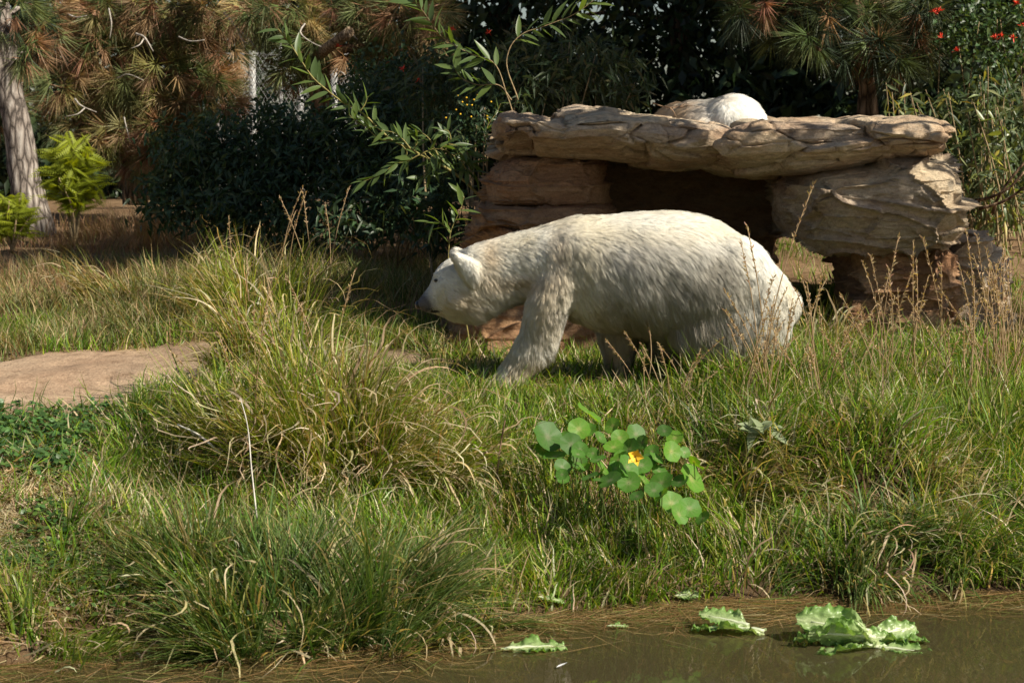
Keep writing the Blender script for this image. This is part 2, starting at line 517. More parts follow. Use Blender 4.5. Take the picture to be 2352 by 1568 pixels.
def water_mat():
    m, nt, out = newmat('pond_water')
    g = N(nt, 'ShaderNodeNewGeometry')
    mp = N(nt, 'ShaderNodeMapping'); mp.inputs['Scale'].default_value = (1.0, 0.35, 1.0)
    nt.links.new(g.outputs['Position'], mp.inputs['Vector'])
    no = N(nt, 'ShaderNodeTexNoise', Scale=7.0, Detail=3.0, Roughness=0.5)
    nt.links.new(mp.outputs[0], no.inputs['Vector'])
    b = N(nt, 'ShaderNodeBump', Strength=0.10, Distance=0.02); nt.links.new(no.outputs[0], b.inputs['Height'])
    fr = N(nt, 'ShaderNodeFresnel', IOR=1.33); nt.links.new(b.outputs[0], fr.inputs['Normal'])
    gl = N(nt, 'ShaderNodeBsdfGlossy', Roughness=0.02); nt.links.new(b.outputs[0], gl.inputs['Normal'])
    tr = N(nt, 'ShaderNodeBsdfTransparent'); tr.inputs[0].default_value = (0.80, 0.76, 0.56, 1)
    # fine silt hangs in the water
    df = N(nt, 'ShaderNodeBsdfDiffuse'); df.inputs[0].default_value = (0.21, 0.175, 0.08, 1)
    mx0 = N(nt, 'ShaderNodeMixShader'); mx0.inputs[0].default_value = 0.22
    nt.links.new(tr.outputs[0], mx0.inputs[1]); nt.links.new(df.outputs[0], mx0.inputs[2])
    mx = N(nt, 'ShaderNodeMixShader')
    nt.links.new(fr.outputs[0], mx.inputs[0]); nt.links.new(mx0.outputs[0], mx.inputs[1]); nt.links.new(gl.outputs[0], mx.inputs[2])
    nt.links.new(mx.outputs[0], out.inputs[0])
    return m
M['water'] = water_mat()

def fur_mat(name, hair):
    """hair is shaded with the lie of the coat it grows from (attribute nrm)"""
    m, nt, out = newmat(name)
    c = N(nt, 'ShaderNodeAttribute', attribute_name='col').outputs['Color']
    d = N(nt, 'ShaderNodeBsdfPrincipled', Roughness=0.6)
    d.inputs['Specular IOR Level'].default_value = 0.15 if hair else 0.05
    nt.links.new(c, d.inputs['Base Color'])
    if hair:
        n = N(nt, 'ShaderNodeAttribute', attribute_name='nrm')
        nt.links.new(n.outputs['Vector'], d.inputs['Normal'])
        t = N(nt, 'ShaderNodeBsdfTranslucent'); nt.links.new(c, t.inputs[0]); nt.links.new(n.outputs['Vector'], t.inputs['Normal'])
        mx = N(nt, 'ShaderNodeMixShader'); mx.inputs[0].default_value = 0.2
        nt.links.new(d.outputs[0], mx.inputs[1]); nt.links.new(t.outputs[0], mx.inputs[2])
        nt.links.new(mx.outputs[0], out.inputs[0])
    else:
        nt.links.new(d.outputs[0], out.inputs[0])
    return m
M['fur'] = fur_mat('fur', True)
M['hide'] = fur_mat('hide', False)
# ================================================================== the setting: earth, pond
def axis(lo, hi, step, far, grow=1.22):
    a = list(np.arange(lo, hi + 1e-6, step)); s = step
    while a[-1] < far:
        s *= grow; a.append(a[-1] + s)
    s = step
    while a[0] > -far:
        s *= grow; a.insert(0, a[0] - s)
    return np.array(a)

xs, ys = axis(-4.6, 4.8, 0.05, 900), axis(6.8, 17.5, 0.055, 900)
XX, YY = np.meshgrid(xs, ys)
x, y = XX.ravel(), YY.ravel()
z = ground(x, y)
far = np.hypot(x, y) > 120
z = np.where(far, np.minimum(z, 2.6), z)
s = y - shore(x)
pp = np.stack([x, y, np.zeros_like(x)], 1)
n_ = fbm(pp * 1.1, 4, 21)
bare = np.array((1.0, 1.0, 1.0))
litter = np.array((0.55, 0.50, 0.42))
wet = np.array((0.30, 0.27, 0.22))  # soaked earth; in the undercut its tone stands for painted shade
silt = np.array((0.85, 0.86, 0.62))
def inside_bare(x, y, soft=0.25):
    """the worn bare earth on the left: 1 inside, 0 outside"""
    p = np.stack([x, y, np.zeros_like(x)], 1)
    w = 0.12 * fbm(p * 2.3, 3, 5)
    a = smooth((13.15 + 0.25 * np.exp(-((x + 1.6) / 0.5) ** 2) - y + w) / soft) * smooth((y - 10.0 - 0.55 * (x + 2.9).clip(0, 3) + w) / soft)
    b = smooth((-0.15 - x + w) / 0.5)
    return a * b
k = inside_bare(x, y)[:, None]
c = litter * (1 - k) + bare * k
c = c * (1 + 0.18 * n_[:, None])
kw = smooth((0.35 + 0.15 * n_ - s) / 0.3)[:, None]
c = c * (1 - kw) + wet * kw
k_shade = (smooth((x - 0.8) / 0.3) * (1 - smooth((x - 2.0) / 0.3)) * smooth((1.0 - s) / 0.15))[:, None]
c = c * (1 - k_shade) + wet * 0.7 * k_shade  # shade of the undercut hollow painted into the soil colour
km = np.exp(-(((x + 1.66) / 0.26) ** 2 + ((y - 8.52) / 0.2) ** 2))[:, None] ** .7
c = c * (1 - km) + wet * 0.55 * km
ks = smooth((-s - 0.02) / 0.15)[:, None]
mott = 0.75 + 0.5 * smooth(0.5 + 0.9 * fbm(pp * 3.2, 4, 33))[:, None]
c = c * (1 - ks) + silt * mott * ks
nx, ny = len(xs), len(ys)
i = np.arange(ny - 1)[:, None] * nx + np.arange(nx - 1)[None]
q = np.stack([i, i + 1, i + nx + 1, i + nx], -1).reshape(-1, 4)
tag(link('ground', mesh_np('ground', np.stack([x, y, z], 1), [q], M['earth'], c)), 'bare tan earth and slope beneath the grass, reaching the trees', 'ground', None, 'structure')

wxs, wys = np.linspace(-12, 12, 60), np.linspace(-4.5, 10.5, 40)
WX, WY = np.meshgrid(wxs, wys)
i = np.arange(39)[:, None] * 60 + np.arange(59)[None]
q = np.stack([i, i + 1, i + 61, i + 60], -1).reshape(-1, 4)
tag(link('water', mesh_np('water', np.stack([WX.ravel(), WY.ravel(), np.zeros(WX.size)], 1), [q], M['water'])), 'shallow brown pond water along the grassy bank', 'water', None, 'structure')

# ================================================================== rock shelter
_pr = np.array([(.30, 1.0), (.12, 1.0), (.035, .93), (.0, .70), (-.01, .30), (.0, -.05), (.035, -.25), (.07, -.50), (.16, -.85), (.26, -1.0), (.5, -1.02), (.8, -.98), (.97, -.8), (1.0, 0.0), (.97, .85), (.8, 1.0), (.55, 1.0), (.30, 1.0)])
_pc = np.concatenate([[0], np.cumsum(np.hypot(*(np.diff(_pr, axis=0) * np.array((1.0, 1.0))).T) * np.array([2, 2, 3, 3, 3, 3, 3, 3, 2, 1.2, .6, .5, .3, .3, .3, .4, .6]))])
def slab_profile(n):
    t = np.linspace(0, _pc[-1], n, endpoint=False)
    return np.interp(t, _pc, _pr[:, 0]), np.interp(t, _pc, _pr[:, 1])

def loft(axis_vals, lo, hi, y0, y1, mode, nseg=130, nring=110, expo=3.4, endexp=0.5):
    """closed boulder. mode 'u': slices at pixel columns, lo = bottom row, hi = top row; mode 'v': slices at rows, lo = left, hi = right.
       y0, y1: front and back distance of each slice. Distances are real; the outline is taken at the front plane."""
    a = np.asarray(axis_vals, float)
    d = np.linspace(0, 1, len(a)); t = (np.linspace(0, 1, nseg))
    A = np.interp(t, d, a); LO = np.interp(t, d, lo); HI = np.interp(t, d, hi)
    ker = np.ones(5) / 5
    sm = lambda q: np.convolve(np.pad(q, 2, mode='edge'), ker, 'valid')
    A, LO, HI = sm(A), sm(LO), sm(HI)
    Y0 = np.interp(t, d, np.broadcast_to(y0, len(a))); Y1 = np.interp(t, d, np.broadcast_to(y1, len(a)))
    # round the two ends off
    e = np.minimum(t, 1 - t) / 0.045
    sh = np.clip(e, 0, 1); sh = (1 - (1 - sh) ** 2.6) ** (1 / 2.6)
    ph = np.linspace(0, 2 * np.pi, nring, endpoint=False)
    ang = -np.pi / 2 + ph - 0.62 * np.sin(ph)                 # denser on the side that faces the pond
    ca, sa = np.cos(ang), np.sin(ang)
    ex_ = expo or 4.0
    sx = np.sign(ca) * np.abs(ca) ** (2 / ex_); sy = np.sign(sa) * np.abs(sa) ** (2 / ex_)
    if mode == 'u' and expo == 0:
        yn, sx = slab_profile(nring); sy = yn * 2 - 1
    V = np.zeros((nseg, nring, 3))
    for k in range(nseg):
        yf = Y0[k]
        if mode == 'u':
            top, bot = P(A[k], HI[k], yf), P(A[k], LO[k], yf)
        else:
            top, bot = P(HI[k], A[k], yf), P(LO[k], A[k], yf)
        mid, half = (top + bot) / 2, (top - bot) / 2
        yc, yh = (Y0[k] + Y1[k]) / 2, (Y1[k] - Y0[k]) / 2
        V[k] = mid[None] + half[None] * sx[:, None] * sh[k]
        V[k, :, 1] = yc + yh * sy * (0.55 + 0.45 * sh[k])
    V2 = V.reshape(-1, 3)
    i = np.arange(nseg - 1)[:, None] * nring; j = np.arange(nring)[None]; kk = (j + 1) % nring
    q = np.stack([i + j, i + kk, i + nring + kk, i + nring + j], -1).reshape(-1, 4)
    V2 = np.concatenate([V2, V[0].mean(0)[None], V[-1].mean(0)[None]])
    jj = np.arange(nring); k2 = (jj + 1) % nring; n = nseg * nring
    return V2, [q, np.concatenate([np.stack([k2, jj, np.full(nring, n)], 1), np.stack([(nseg - 1) * nring + jj, (nseg - 1) * nring + k2, np.full(nring, n + 1)], 1)])]

def rockify(V, F, seed, amp=0.05, layer=0.22, tilt=(0, 0), cell=(0.9, 1.3, 3.2), lamp=1.0):
    """bedding ledges, joints and broken faces as real relief"""
    me = mesh_np('tmp', V, F, M['rock'])
    nrm = np.zeros(len(V) * 3, np.float32); me.vertices.foreach_get('normal', nrm); nrm = nrm.reshape(-1, 3).astype(float)
    bpy.data.meshes.remove(me)
    p = V + seed * 3.7
    warp = 0.07 * fbm(p * 1.1, 2, seed)
    zz = p[:, 2] + tilt[0] * p[:, 0] + tilt[1] * p[:, 1] + warp
    # broken blocks: every cell is a flat face with its own tilt, joints between
    q = np.stack([p[:, 0] * cell[0], p[:, 1] * cell[1], zz * cell[2]], 1) + 0.10 * np.stack([fbm(p * 2.5, 2, seed + 4), fbm(p * 2.5, 2, seed + 5), fbm(p * 2.5, 2, seed + 6)], 1)
    f1, f2, cid, off = worley(q, seed)
    h_ = lambda c_, k_: hash3((c_ * 1e6).astype(np.int64), np.zeros(len(c_), np.int64), np.zeros(len(c_), np.int64), k_) - 0.5
    facet = off[:, 0] * h_(cid, 1) * 2.6 + off[:, 2] * h_(cid, 2) * 2.2
    crack = smooth((f2 - f1) / 0.055)
    # bedding planes: every layer stands a little forward or back, with a groove between
    li = zz / layer + 0.25 * fbm(p * 0.8, 2, seed + 8)
    k0 = np.floor(li); fr = li - k0
    lay = hash3(k0, np.zeros_like(k0), np.zeros_like(k0), seed + 3)
    groove = smooth(np.minimum(fr, 1 - fr) / 0.07)
    on = smooth(0.45 + 1.4 * fbm(p * np.array((0.9, 0.9, 3.0)), 2, seed + 12))
    disp = amp * (1.5 * (cid - 0.5) + facet - 0.65 * (1 - crack)) + amp * (lamp * (lay - 0.5) - 0.8 * (1 - groove) * on)
    # smaller chips inside the blocks, again flat
    g1, g2, gid, goff = worley(np.stack([p[:, 0] * 3.4, p[:, 1] * 3.4, zz * 7.5], 1) + 0.15 * np.stack([fbm(p * 5, 2, seed + 54), fbm(p * 5, 2, seed + 55), fbm(p * 5, 2, seed + 56)], 1), seed + 50)
    disp += amp * (0.8 * (gid - 0.5) + 0.9 * goff[:, 0] * h_(gid, 5) + 0.9 * goff[:, 2] * h_(gid, 6) - 0.3 * (1 - smooth((g2 - g1) / 0.07))) * (0.35 + 0.65 * on)
    disp += amp * 0.7 * fbm(p * 1.3, 2, seed + 20) + amp * 0.16 * fbm(p * 9, 4, seed + 30, 0.6)
    hor = nrm * np.array((1, 1, 0.45))
    V = V + hor * disp[:, None]
    tone = 0.85 + 0.3 * cid                                   # blocks differ a little in colour
    col = np.stack([tone * (1.0 + 0.06 * (lay - 0.5)), tone, tone * (1 - 0.1 * (cid - 0.3))], 1)
    return V, col

shelter = empty('rock_shelter', (1.9, 14.2, 0.6), 'tan layered rock shelter with two roof slabs over a dark hollow', 'rock')

def rock(name, axis_vals, lo, hi, y0, y1, mode, seed, amp=0.05, label=None, expo=3.4, layer=0.22, tilt=(0, 0), cell=(0.9, 1.3, 3.2), nseg=150, nring=200, lamp=1.0, tint=(1, 1, 1)):
    V, F = loft(axis_vals, lo, hi, y0, y1, mode, nseg, nring, expo)
    V, col = rockify(V, F, seed, amp, layer, tilt, cell, lamp)
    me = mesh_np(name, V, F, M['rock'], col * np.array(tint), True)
    o = link(name, me, shelter)
    if label: o['label'] = label
    return o

# left roof slab
rock('slab', [1146, 1152, 1165, 1215, 1255, 1290, 1330, 1395, 1440, 1500, 1560, 1620, 1665, 1690],
     [335, 352, 358, 360, 362, 364, 366, 370, 374, 380, 386, 388, 378, 360],
     [318, 284, 266, 261, 268, 272, 262, 254, 264, 266, 274, 282, 290, 306],
     [13.1, 13.0, 12.95, 12.9, 12.9, 12.9, 12.85, 12.8, 12.8, 12.85, 12.9, 13.0, 13.1, 13.2], 15.9, 'u', 3, 0.07, 'longer roof slab with pale broken front ledges', 0, 0.17, (0.03, 0), (1.5, 1.3, 4.2), nseg=250)
# small block lying on the slab behind
rock('capstone', [1278, 1290, 1330, 1380, 1430, 1470], [275, 282, 285, 285, 285, 280], [262, 247, 240, 247, 256, 268], 13.6, 14.6, 'u', 5, 0.03, 'low rounded stone on the roof', 2.6, 0.1, nseg=70, nring=87)
# right roof slab
rock('slab', [1648, 1658, 1700, 1750, 1850, 1950, 2000, 2040, 2085, 2115, 2140, 2152, 2160, 2168],
     [368, 388, 402, 412, 414, 410, 402, 392, 386, 384, 382, 378, 372, 362],
     [336, 308, 292, 278, 274, 275, 267, 277, 275, 273, 278, 288, 308, 335],
     [13.0, 12.85, 12.75, 12.7, 12.65, 12.65, 12.65, 12.6, 12.6, 12.6, 12.65, 12.7, 12.8, 12.9], 15.7, 'u', 9, 0.07, 'thicker roof slab with rounded end', 0, 0.19, (-0.03, 0), (1.4, 1.3, 4.0), nseg=250)
# right boulder under the slab
rock('boulder', [368, 376, 390, 410, 440, 480, 520, 550, 575, 592],
     [2040, 1990, 1900, 1858, 1842, 1842, 1852, 1866, 1885, 1920],
     [2195, 2212, 2232, 2242, 2250, 2254, 2254, 2246, 2215, 2150],
     [13.0, 12.9, 12.8, 12.72, 12.7, 12.72, 12.8, 12.9, 13.0, 13.2], [14.8] * 10, 'v', 14, 0.075, 'big rounded boulder carrying the thicker slab', 4.2, 0.33, (0.05, 0), (1.3, 1.3, 2.4), nseg=170, nring=237, lamp=0.4)
# right pillar below it; its reddish tint puts shade into the stone colour
rock('pillar_stone', [560, 590, 630, 680, 720, 760, 800, 840, 880, 900], [1990, 1972, 1978, 1984, 1974, 1962, 1968, 1960, 1955, 1955],
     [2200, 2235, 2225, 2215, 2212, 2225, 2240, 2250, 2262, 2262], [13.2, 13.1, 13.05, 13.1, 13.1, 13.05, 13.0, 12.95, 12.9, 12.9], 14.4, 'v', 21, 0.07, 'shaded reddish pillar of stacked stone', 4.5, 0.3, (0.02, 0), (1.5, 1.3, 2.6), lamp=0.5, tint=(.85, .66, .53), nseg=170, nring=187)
rock('rear_stone', [540, 560, 590, 640, 700, 760, 820, 880, 900], [2215, 2170, 2150, 2150, 2160, 2165, 2170, 2180, 2180],
     [2290, 2312, 2322, 2326, 2324, 2318, 2318, 2325, 2325], 13.35, 14.8, 'v', 27, 0.05, 'darker stone leaning behind the pillar', 3.2, 0.16, nseg=130, nring=150)
# left wall, three courses, tinted darker and redder as painted shade
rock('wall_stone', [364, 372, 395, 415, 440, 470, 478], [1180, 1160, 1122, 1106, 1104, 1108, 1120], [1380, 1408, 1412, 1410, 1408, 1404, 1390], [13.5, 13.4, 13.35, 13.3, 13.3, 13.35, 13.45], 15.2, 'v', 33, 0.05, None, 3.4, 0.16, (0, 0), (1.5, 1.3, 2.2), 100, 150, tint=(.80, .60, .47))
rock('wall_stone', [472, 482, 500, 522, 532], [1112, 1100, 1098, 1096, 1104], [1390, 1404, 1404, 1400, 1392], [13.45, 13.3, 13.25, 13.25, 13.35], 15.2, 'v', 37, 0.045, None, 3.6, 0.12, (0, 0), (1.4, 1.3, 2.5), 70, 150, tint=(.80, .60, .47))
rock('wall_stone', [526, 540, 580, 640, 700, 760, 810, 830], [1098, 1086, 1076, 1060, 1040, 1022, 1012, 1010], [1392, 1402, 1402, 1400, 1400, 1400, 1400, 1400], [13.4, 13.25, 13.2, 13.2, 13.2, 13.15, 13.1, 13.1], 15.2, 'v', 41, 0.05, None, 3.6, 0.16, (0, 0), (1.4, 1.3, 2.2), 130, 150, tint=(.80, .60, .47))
# back of the hollow, its shade painted in by the darkest tint
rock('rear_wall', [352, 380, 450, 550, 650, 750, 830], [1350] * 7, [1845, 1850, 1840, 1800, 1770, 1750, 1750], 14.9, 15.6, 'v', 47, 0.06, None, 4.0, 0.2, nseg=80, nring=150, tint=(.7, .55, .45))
# ================================================================== polar bears
def ring_solid(rings):
    """closed solid through rings given as (m, 3) arrays"""
    m = len(rings[0]); n = len(rings)
    V = np.concatenate(rings + [rings[0].mean(0)[None], rings[-1].mean(0)[None]])
    i = np.arange(n - 1)[:, None] * m; j = np.arange(m)[None]; k = (j + 1) % m
    q = np.stack([i + j, i + k, i + m + k, i + m + j], -1).reshape(-1, 4)
    jj = np.arange(m); kk = (jj + 1) % m
    t = np.concatenate([np.stack([kk, jj, np.full(m, n * m)], 1), np.stack([(n - 1) * m + jj, (n - 1) * m + kk, np.full(m, n * m + 1)], 1)])
    return V, [q, t]

def dens(sl, n):
    sl = np.asarray(sl, float)
    d = np.concatenate([[0], np.cumsum(np.linalg.norm(np.diff(sl[:, :3], axis=0), axis=1))])
    t = np.linspace(0, d[-1], n)
    return np.stack([np.interp(t, d, sl[:, k]) for k in range(sl.shape[1])], 1)

def body_solid(sl, y, inset=4, expo=2.05, n=90, m=40, ymid=0.0):
    """upright slices (u, top row, bottom row, half width in metres) of a trunk seen from the side"""
    ang = np.linspace(0, 2 * np.pi, m, endpoint=False)
    ca = np.sign(np.sin(ang)) * np.abs(np.sin(ang)) ** (2 / expo); cb = np.sign(np.cos(ang)) * np.abs(np.cos(ang)) ** (2 / expo)
    rings = []
    for u, top, bot, hw in dens(sl, n):
        a, b = P(u, top + inset, y), P(u, bot - inset, y)
        mid, h = (a + b) / 2, (a - b) / 2
        # a little fuller above the middle than below it
        w = hw * (1 + 0.07 * ca)
        r = mid[None] + h[None] * ca[:, None]
        r[:, 1] = y + ymid + w * cb
        rings.append(r)
    return ring_solid(rings)

def limb_solid(sl, y, inset=3, expo=2.2, n=40, m=28):
    """level slices (row, left, right, half depth in metres, sideways shift) of a leg"""
    ang = np.linspace(0, 2 * np.pi, m, endpoint=False)
    ca = np.sign(np.cos(ang)) * np.abs(np.cos(ang)) ** (2 / expo); cb = np.sign(np.sin(ang)) * np.abs(np.sin(ang)) ** (2 / expo)
    rings = []
    for v, l, r_, hd, *sh in dens(sl, n):
        a, b = P(l + inset, v, y), P(r_ - inset, v, y)
        mid, h = (a + b) / 2, (b - a) / 2
        r = mid[None] + h[None] * ca[:, None]
        r[:, 1] = y + (sh[0] if sh else 0.0) + hd * cb
        rings.append(r)
    return ring_solid(rings)

def ellipsoid(c, r, rot=(0, 0, 0), n=20, m=28):
    th = np.linspace(0.02, np.pi - 0.02, n); ph = np.linspace(0, 2 * np.pi, m, endpoint=False)
    E = np.array(Euler(rot).to_matrix())
    rings = [(np.stack([np.sin(t) * np.cos(ph) * r[0], np.sin(t) * np.sin(ph) * r[1], np.full(m, np.cos(t) * r[2])], 1) @ E.T) + np.asarray(c) for t in th]
    return ring_solid(rings)

def blob(u, v, cu, cv, ru, rv):
    return np.exp(-(((u - cu) / ru) ** 2 + ((v - cv) / rv) ** 2))

def fuse(name, solids, mat, voxel, smooth_it):
    """one continuous skin over overlapping solids"""
    s = Soup()
    for V, F in solids: s.add(V, F)
    o = s.obj('tmp', mat)
    r = o.modifiers.new('r', 'REMESH'); r.mode = 'VOXEL'; r.voxel_size = voxel
    sm = o.modifiers.new('s', 'SMOOTH'); sm.factor = 0.6; sm.iterations = smooth_it
    dg = bpy.context.evaluated_depsgraph_get()
    me = bpy.data.meshes.new_from_object(o.evaluated_get(dg), depsgraph=dg)
    me.name = name
    bpy.data.objects.remove(o)
    me.polygons.foreach_set('use_smooth', np.ones(len(me.polygons), bool))
    me.materials.clear(); me.materials.append(mat)
    return me

def relax(me, weight_fn, it):
    """even out a skin, more where the weight is higher"""
    v = np.zeros(len(me.vertices) * 3, np.float32); me.vertices.foreach_get('co', v); v = v.reshape(-1, 3).astype(float)
    e = np.zeros(len(me.edges) * 2, np.int32); me.edges.foreach_get('vertices', e); e = e.reshape(-1, 2)
    deg = np.bincount(e.ravel(), minlength=len(v))[:, None]
    w = weight_fn(v)[:, None]
    for k in range(it):
        s = np.stack([np.bincount(e[:, 0], v[e[:, 1], c], len(v)) + np.bincount(e[:, 1], v[e[:, 0], c], len(v)) for c in range(3)], 1)
        v = v + (s / deg - v) * w * (0.6 if k % 2 == 0 else -0.5)
    me.vertices.foreach_set('co', v.astype(np.float32).ravel()); me.update()

def mesh_arrays(me):
    v = np.zeros(len(me.vertices) * 3, np.float32); me.vertices.foreach_get('co', v)
    n = np.zeros(len(me.vertices) * 3, np.float32); me.vertices.foreach_get('normal', n)
    me.calc_loop_triangles()
    t = np.zeros(len(me.loop_triangles) * 3, np.int32); me.loop_triangles.foreach_get('vertices', t)
    return v.reshape(-1, 3).astype(float), n.reshape(-1, 3).astype(float), t.reshape(-1, 3)

def pxcoords(p):
    """pixel (u, v) of world points"""
    d = p - np.array((0, 0, CAM_H))
    f = d[:, 1] * CP - d[:, 2] * SP
    up = d[:, 1] * SP + d[:, 2] * CP
    return 1176 + FPX * d[:, 0] / f, 784 - FPX * up / f

def fur_field(guides, uv):
    """length and flow interpolated from guides (u, v, along x, down, length, lift)"""
    g = np.asarray(guides, float)
    d2 = ((uv[:, None, :] - g[None, :, :2]) ** 2).sum(-1) + 60.0
    w = d2 ** -1.6
    w /= w.sum(1)[:, None]
    return w @ g[:, 2:]

def grow_fur(me, count, guides, colour_fn, parent, rad=0.0009, keep=None, pts=5, clump=0.45, guide_n=9000, uvfn=pxcoords):
    V, Nn, T = mesh_arrays(me)
    a, b, c = V[T[:, 0]], V[T[:, 1]], V[T[:, 2]]
    ar = np.linalg.norm(np.cross(b - a, c - a), axis=1)
    cen = (a + b + c) / 3
    if keep is not None: ar = ar * keep(cen)
    k = rng.choice(len(T), count, p=ar / ar.sum())
    r1, r2 = np.sqrt(rng.random(count)), rng.random(count)
    wa, wb, wc = (1 - r1)[:, None], (r1 * (1 - r2))[:, None], (r1 * r2)[:, None]
    root = a[k] * wa + b[k] * wb + c[k] * wc
    nr = Nn[T[k, 0]] * wa + Nn[T[k, 1]] * wb + Nn[T[k, 2]] * wc
    nr /= np.linalg.norm(nr, axis=1)[:, None] + 1e-9
    u, v = uvfn(root)
    fx, fd, ln, lift = np.concatenate([fur_field(guides, np.stack([u, v], 1)[s:s + 20000]) for s in range(0, count, 20000)]).T
    flow = np.stack([fx, 0.15 * fbm(root * 6, 2, 70), -fd], 1)
    flow += 0.22 * np.stack([fbm(root * 9, 2, 71), fbm(root * 9, 2, 72), fbm(root * 9, 2, 73)], 1)
    flow -= nr * (flow * nr).sum(1)[:, None]
    flow /= np.linalg.norm(flow, axis=1)[:, None] + 1e-9
    ln = ln * rng.uniform(0.65, 1.25, count) * (1 + 0.3 * fbm(root * 14, 2, 75))
    lift = 0.75 * lift * (1 + 0.35 * rng.standard_normal(count))
    t = np.linspace(0, 1, pts)
    jit = 0.16 * rng.standard_normal((count, 3))
    d0 = flow + jit + nr * lift[:, None]
    d0 /= np.linalg.norm(d0, axis=1)[:, None]
    grav = np.array((0, 0, -1.0))
    pos = np.zeros((count, pts, 3))
    for i_, tt in enumerate(t):
        pos[:, i_] = root + (d0 * tt + (flow * 0.25 - nr * 0.30 * lift[:, None] + grav * 0.14) * tt * tt) * ln[:, None]
    # locks: tips lean to the tip of the nearest guide hair
    gi = rng.choice(count, min(guide_n, count), replace=False)
    kd = KDTree(len(gi))
    for j, x_ in enumerate(root[gi]): kd.insert(Vector(x_), j)
    kd.balance()
    near = np.fromiter((kd.find(Vector(x_))[1] for x_ in root), int, count)
    gt = pos[gi][near] - root[gi][near][:, None]
    off = (root[gi][near] - root)[:, None] * (t[None, :, None] ** 1.4) * clump
    bend = (gt * (ln / ln[gi][near])[:, None, None] - (pos - root[:, None])) * (t[None, :, None] ** 1.2) * clump
    pos = pos + off + bend
    # leave the bottom of every hair just inside the skin
    pos[:, 0] -= nr * 0.002
    hc = bpy.data.hair_curves.new('fur')
    hc.add_curves([pts] * count)
    hc.attributes['position'].data.foreach_set('vector', pos.astype(np.float32).ravel())
    ra = hc.attributes.get('radius') or hc.attributes.new('radius', 'FLOAT', 'POINT')
    rr = (rad * rng.uniform(0.7, 1.2, count))[:, None] * np.array([1.0, 0.95, 0.8, 0.55, 0.18][:pts])[None]
    ra.data.foreach_set('value', rr.astype(np.float32).ravel())
    cc = np.ones((count, 4), np.float32); cc[:, :3] = colour_fn(root, u, v) * (1 + 0.07 * rng.standard_normal((count, 1)))
    ca = hc.attributes.new('col', 'FLOAT_COLOR', 'CURVE'); ca.data.foreach_set('color', cc.clip(0, 0.95).ravel())
    # the lie of the coat: skin normal, a little uneven from lock to lock
    lock = 0.45 * rng.standard_normal((len(gi), 3))[near] + 0.10 * rng.standard_normal((count, 3)) + 0.5 * np.stack([fbm(root * 22, 2, 171), fbm(root * 22, 2, 172), fbm(root * 22, 2, 173)], 1)
    nn = nr + 0.45 * lock + 0.25 * flow
    nn /= np.linalg.norm(nn, axis=1)[:, None]
    na = hc.attributes.new('nrm', 'FLOAT_VECTOR', 'CURVE'); na.data.foreach_set('vector', nn.astype(np.float32).ravel())
    hc.materials.append(M['fur'])
    o = link('fur', hc, parent)
    return o

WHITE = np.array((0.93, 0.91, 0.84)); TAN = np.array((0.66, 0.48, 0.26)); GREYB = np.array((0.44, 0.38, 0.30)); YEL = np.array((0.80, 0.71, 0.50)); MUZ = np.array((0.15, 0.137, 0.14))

def walker_colour(p, u, v):
    n = fbm(p * 5.0, 3, 90); n2 = fbm(p * 13.0, 3, 95)
    c = np.repeat(WHITE[None], len(p), 0)
    def mixin(c, col, w): 
        w = np.clip(w, 0, 1)[:, None]; return c * (1 - w) + col * w
    c = mixin(c, YEL, 0.30 + 0.35 * n)
    c = mixin(c, TAN, 0.55 * blob(u, v, 1120, 590, 22, 40) + 0.55 * blob(u, v, 1180, 650, 90, 22) + 0.5 * blob(u, v, 1060, 690, 50, 30) + 0.45 * blob(u, v, 1285, 590, 30, 60) + 0.35 * blob(u, v, 1250, 720, 40, 60))
    c = mixin(c, YEL, 0.5 * blob(u, v, 1345, 600, 50, 60) + 0.4 * blob(u, v, 1390, 530, 60, 30))
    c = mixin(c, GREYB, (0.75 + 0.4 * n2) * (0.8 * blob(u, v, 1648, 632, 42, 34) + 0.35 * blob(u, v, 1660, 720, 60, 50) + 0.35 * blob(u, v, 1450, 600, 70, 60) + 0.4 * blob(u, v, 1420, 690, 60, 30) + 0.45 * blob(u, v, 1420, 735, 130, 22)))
    c = mixin(c, np.array((0.54, 0.51, 0.44)), (0.7 + 0.5 * n) * smooth((u - 1340) / 90) * smooth((1735 - u) / 90) * smooth((v - 530) / 80))  # dirty grey flank; also paints its weaker light beside the rump into the fur
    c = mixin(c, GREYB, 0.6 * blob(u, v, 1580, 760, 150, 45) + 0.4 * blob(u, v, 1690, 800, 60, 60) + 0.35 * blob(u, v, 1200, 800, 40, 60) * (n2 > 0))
    c = mixin(c, TAN, 0.4 * blob(u, v, 1215, 850, 40, 40) + 0.7 * blob(u, v, 1420, 820, 60, 60))
    c = mixin(c, WHITE, 0.9 * blob(u, v, 1740, 610, 45, 70) + 0.85 * blob(u, v, 1068, 610, 30, 40) + 0.5 * blob(u, v, 1560, 500, 130, 22))
    c = mixin(c, MUZ, 1.2 * blob(u, v, 970, 694, 19, 27) + 0.5 * blob(u, v, 985, 705, 16, 14))
    return c

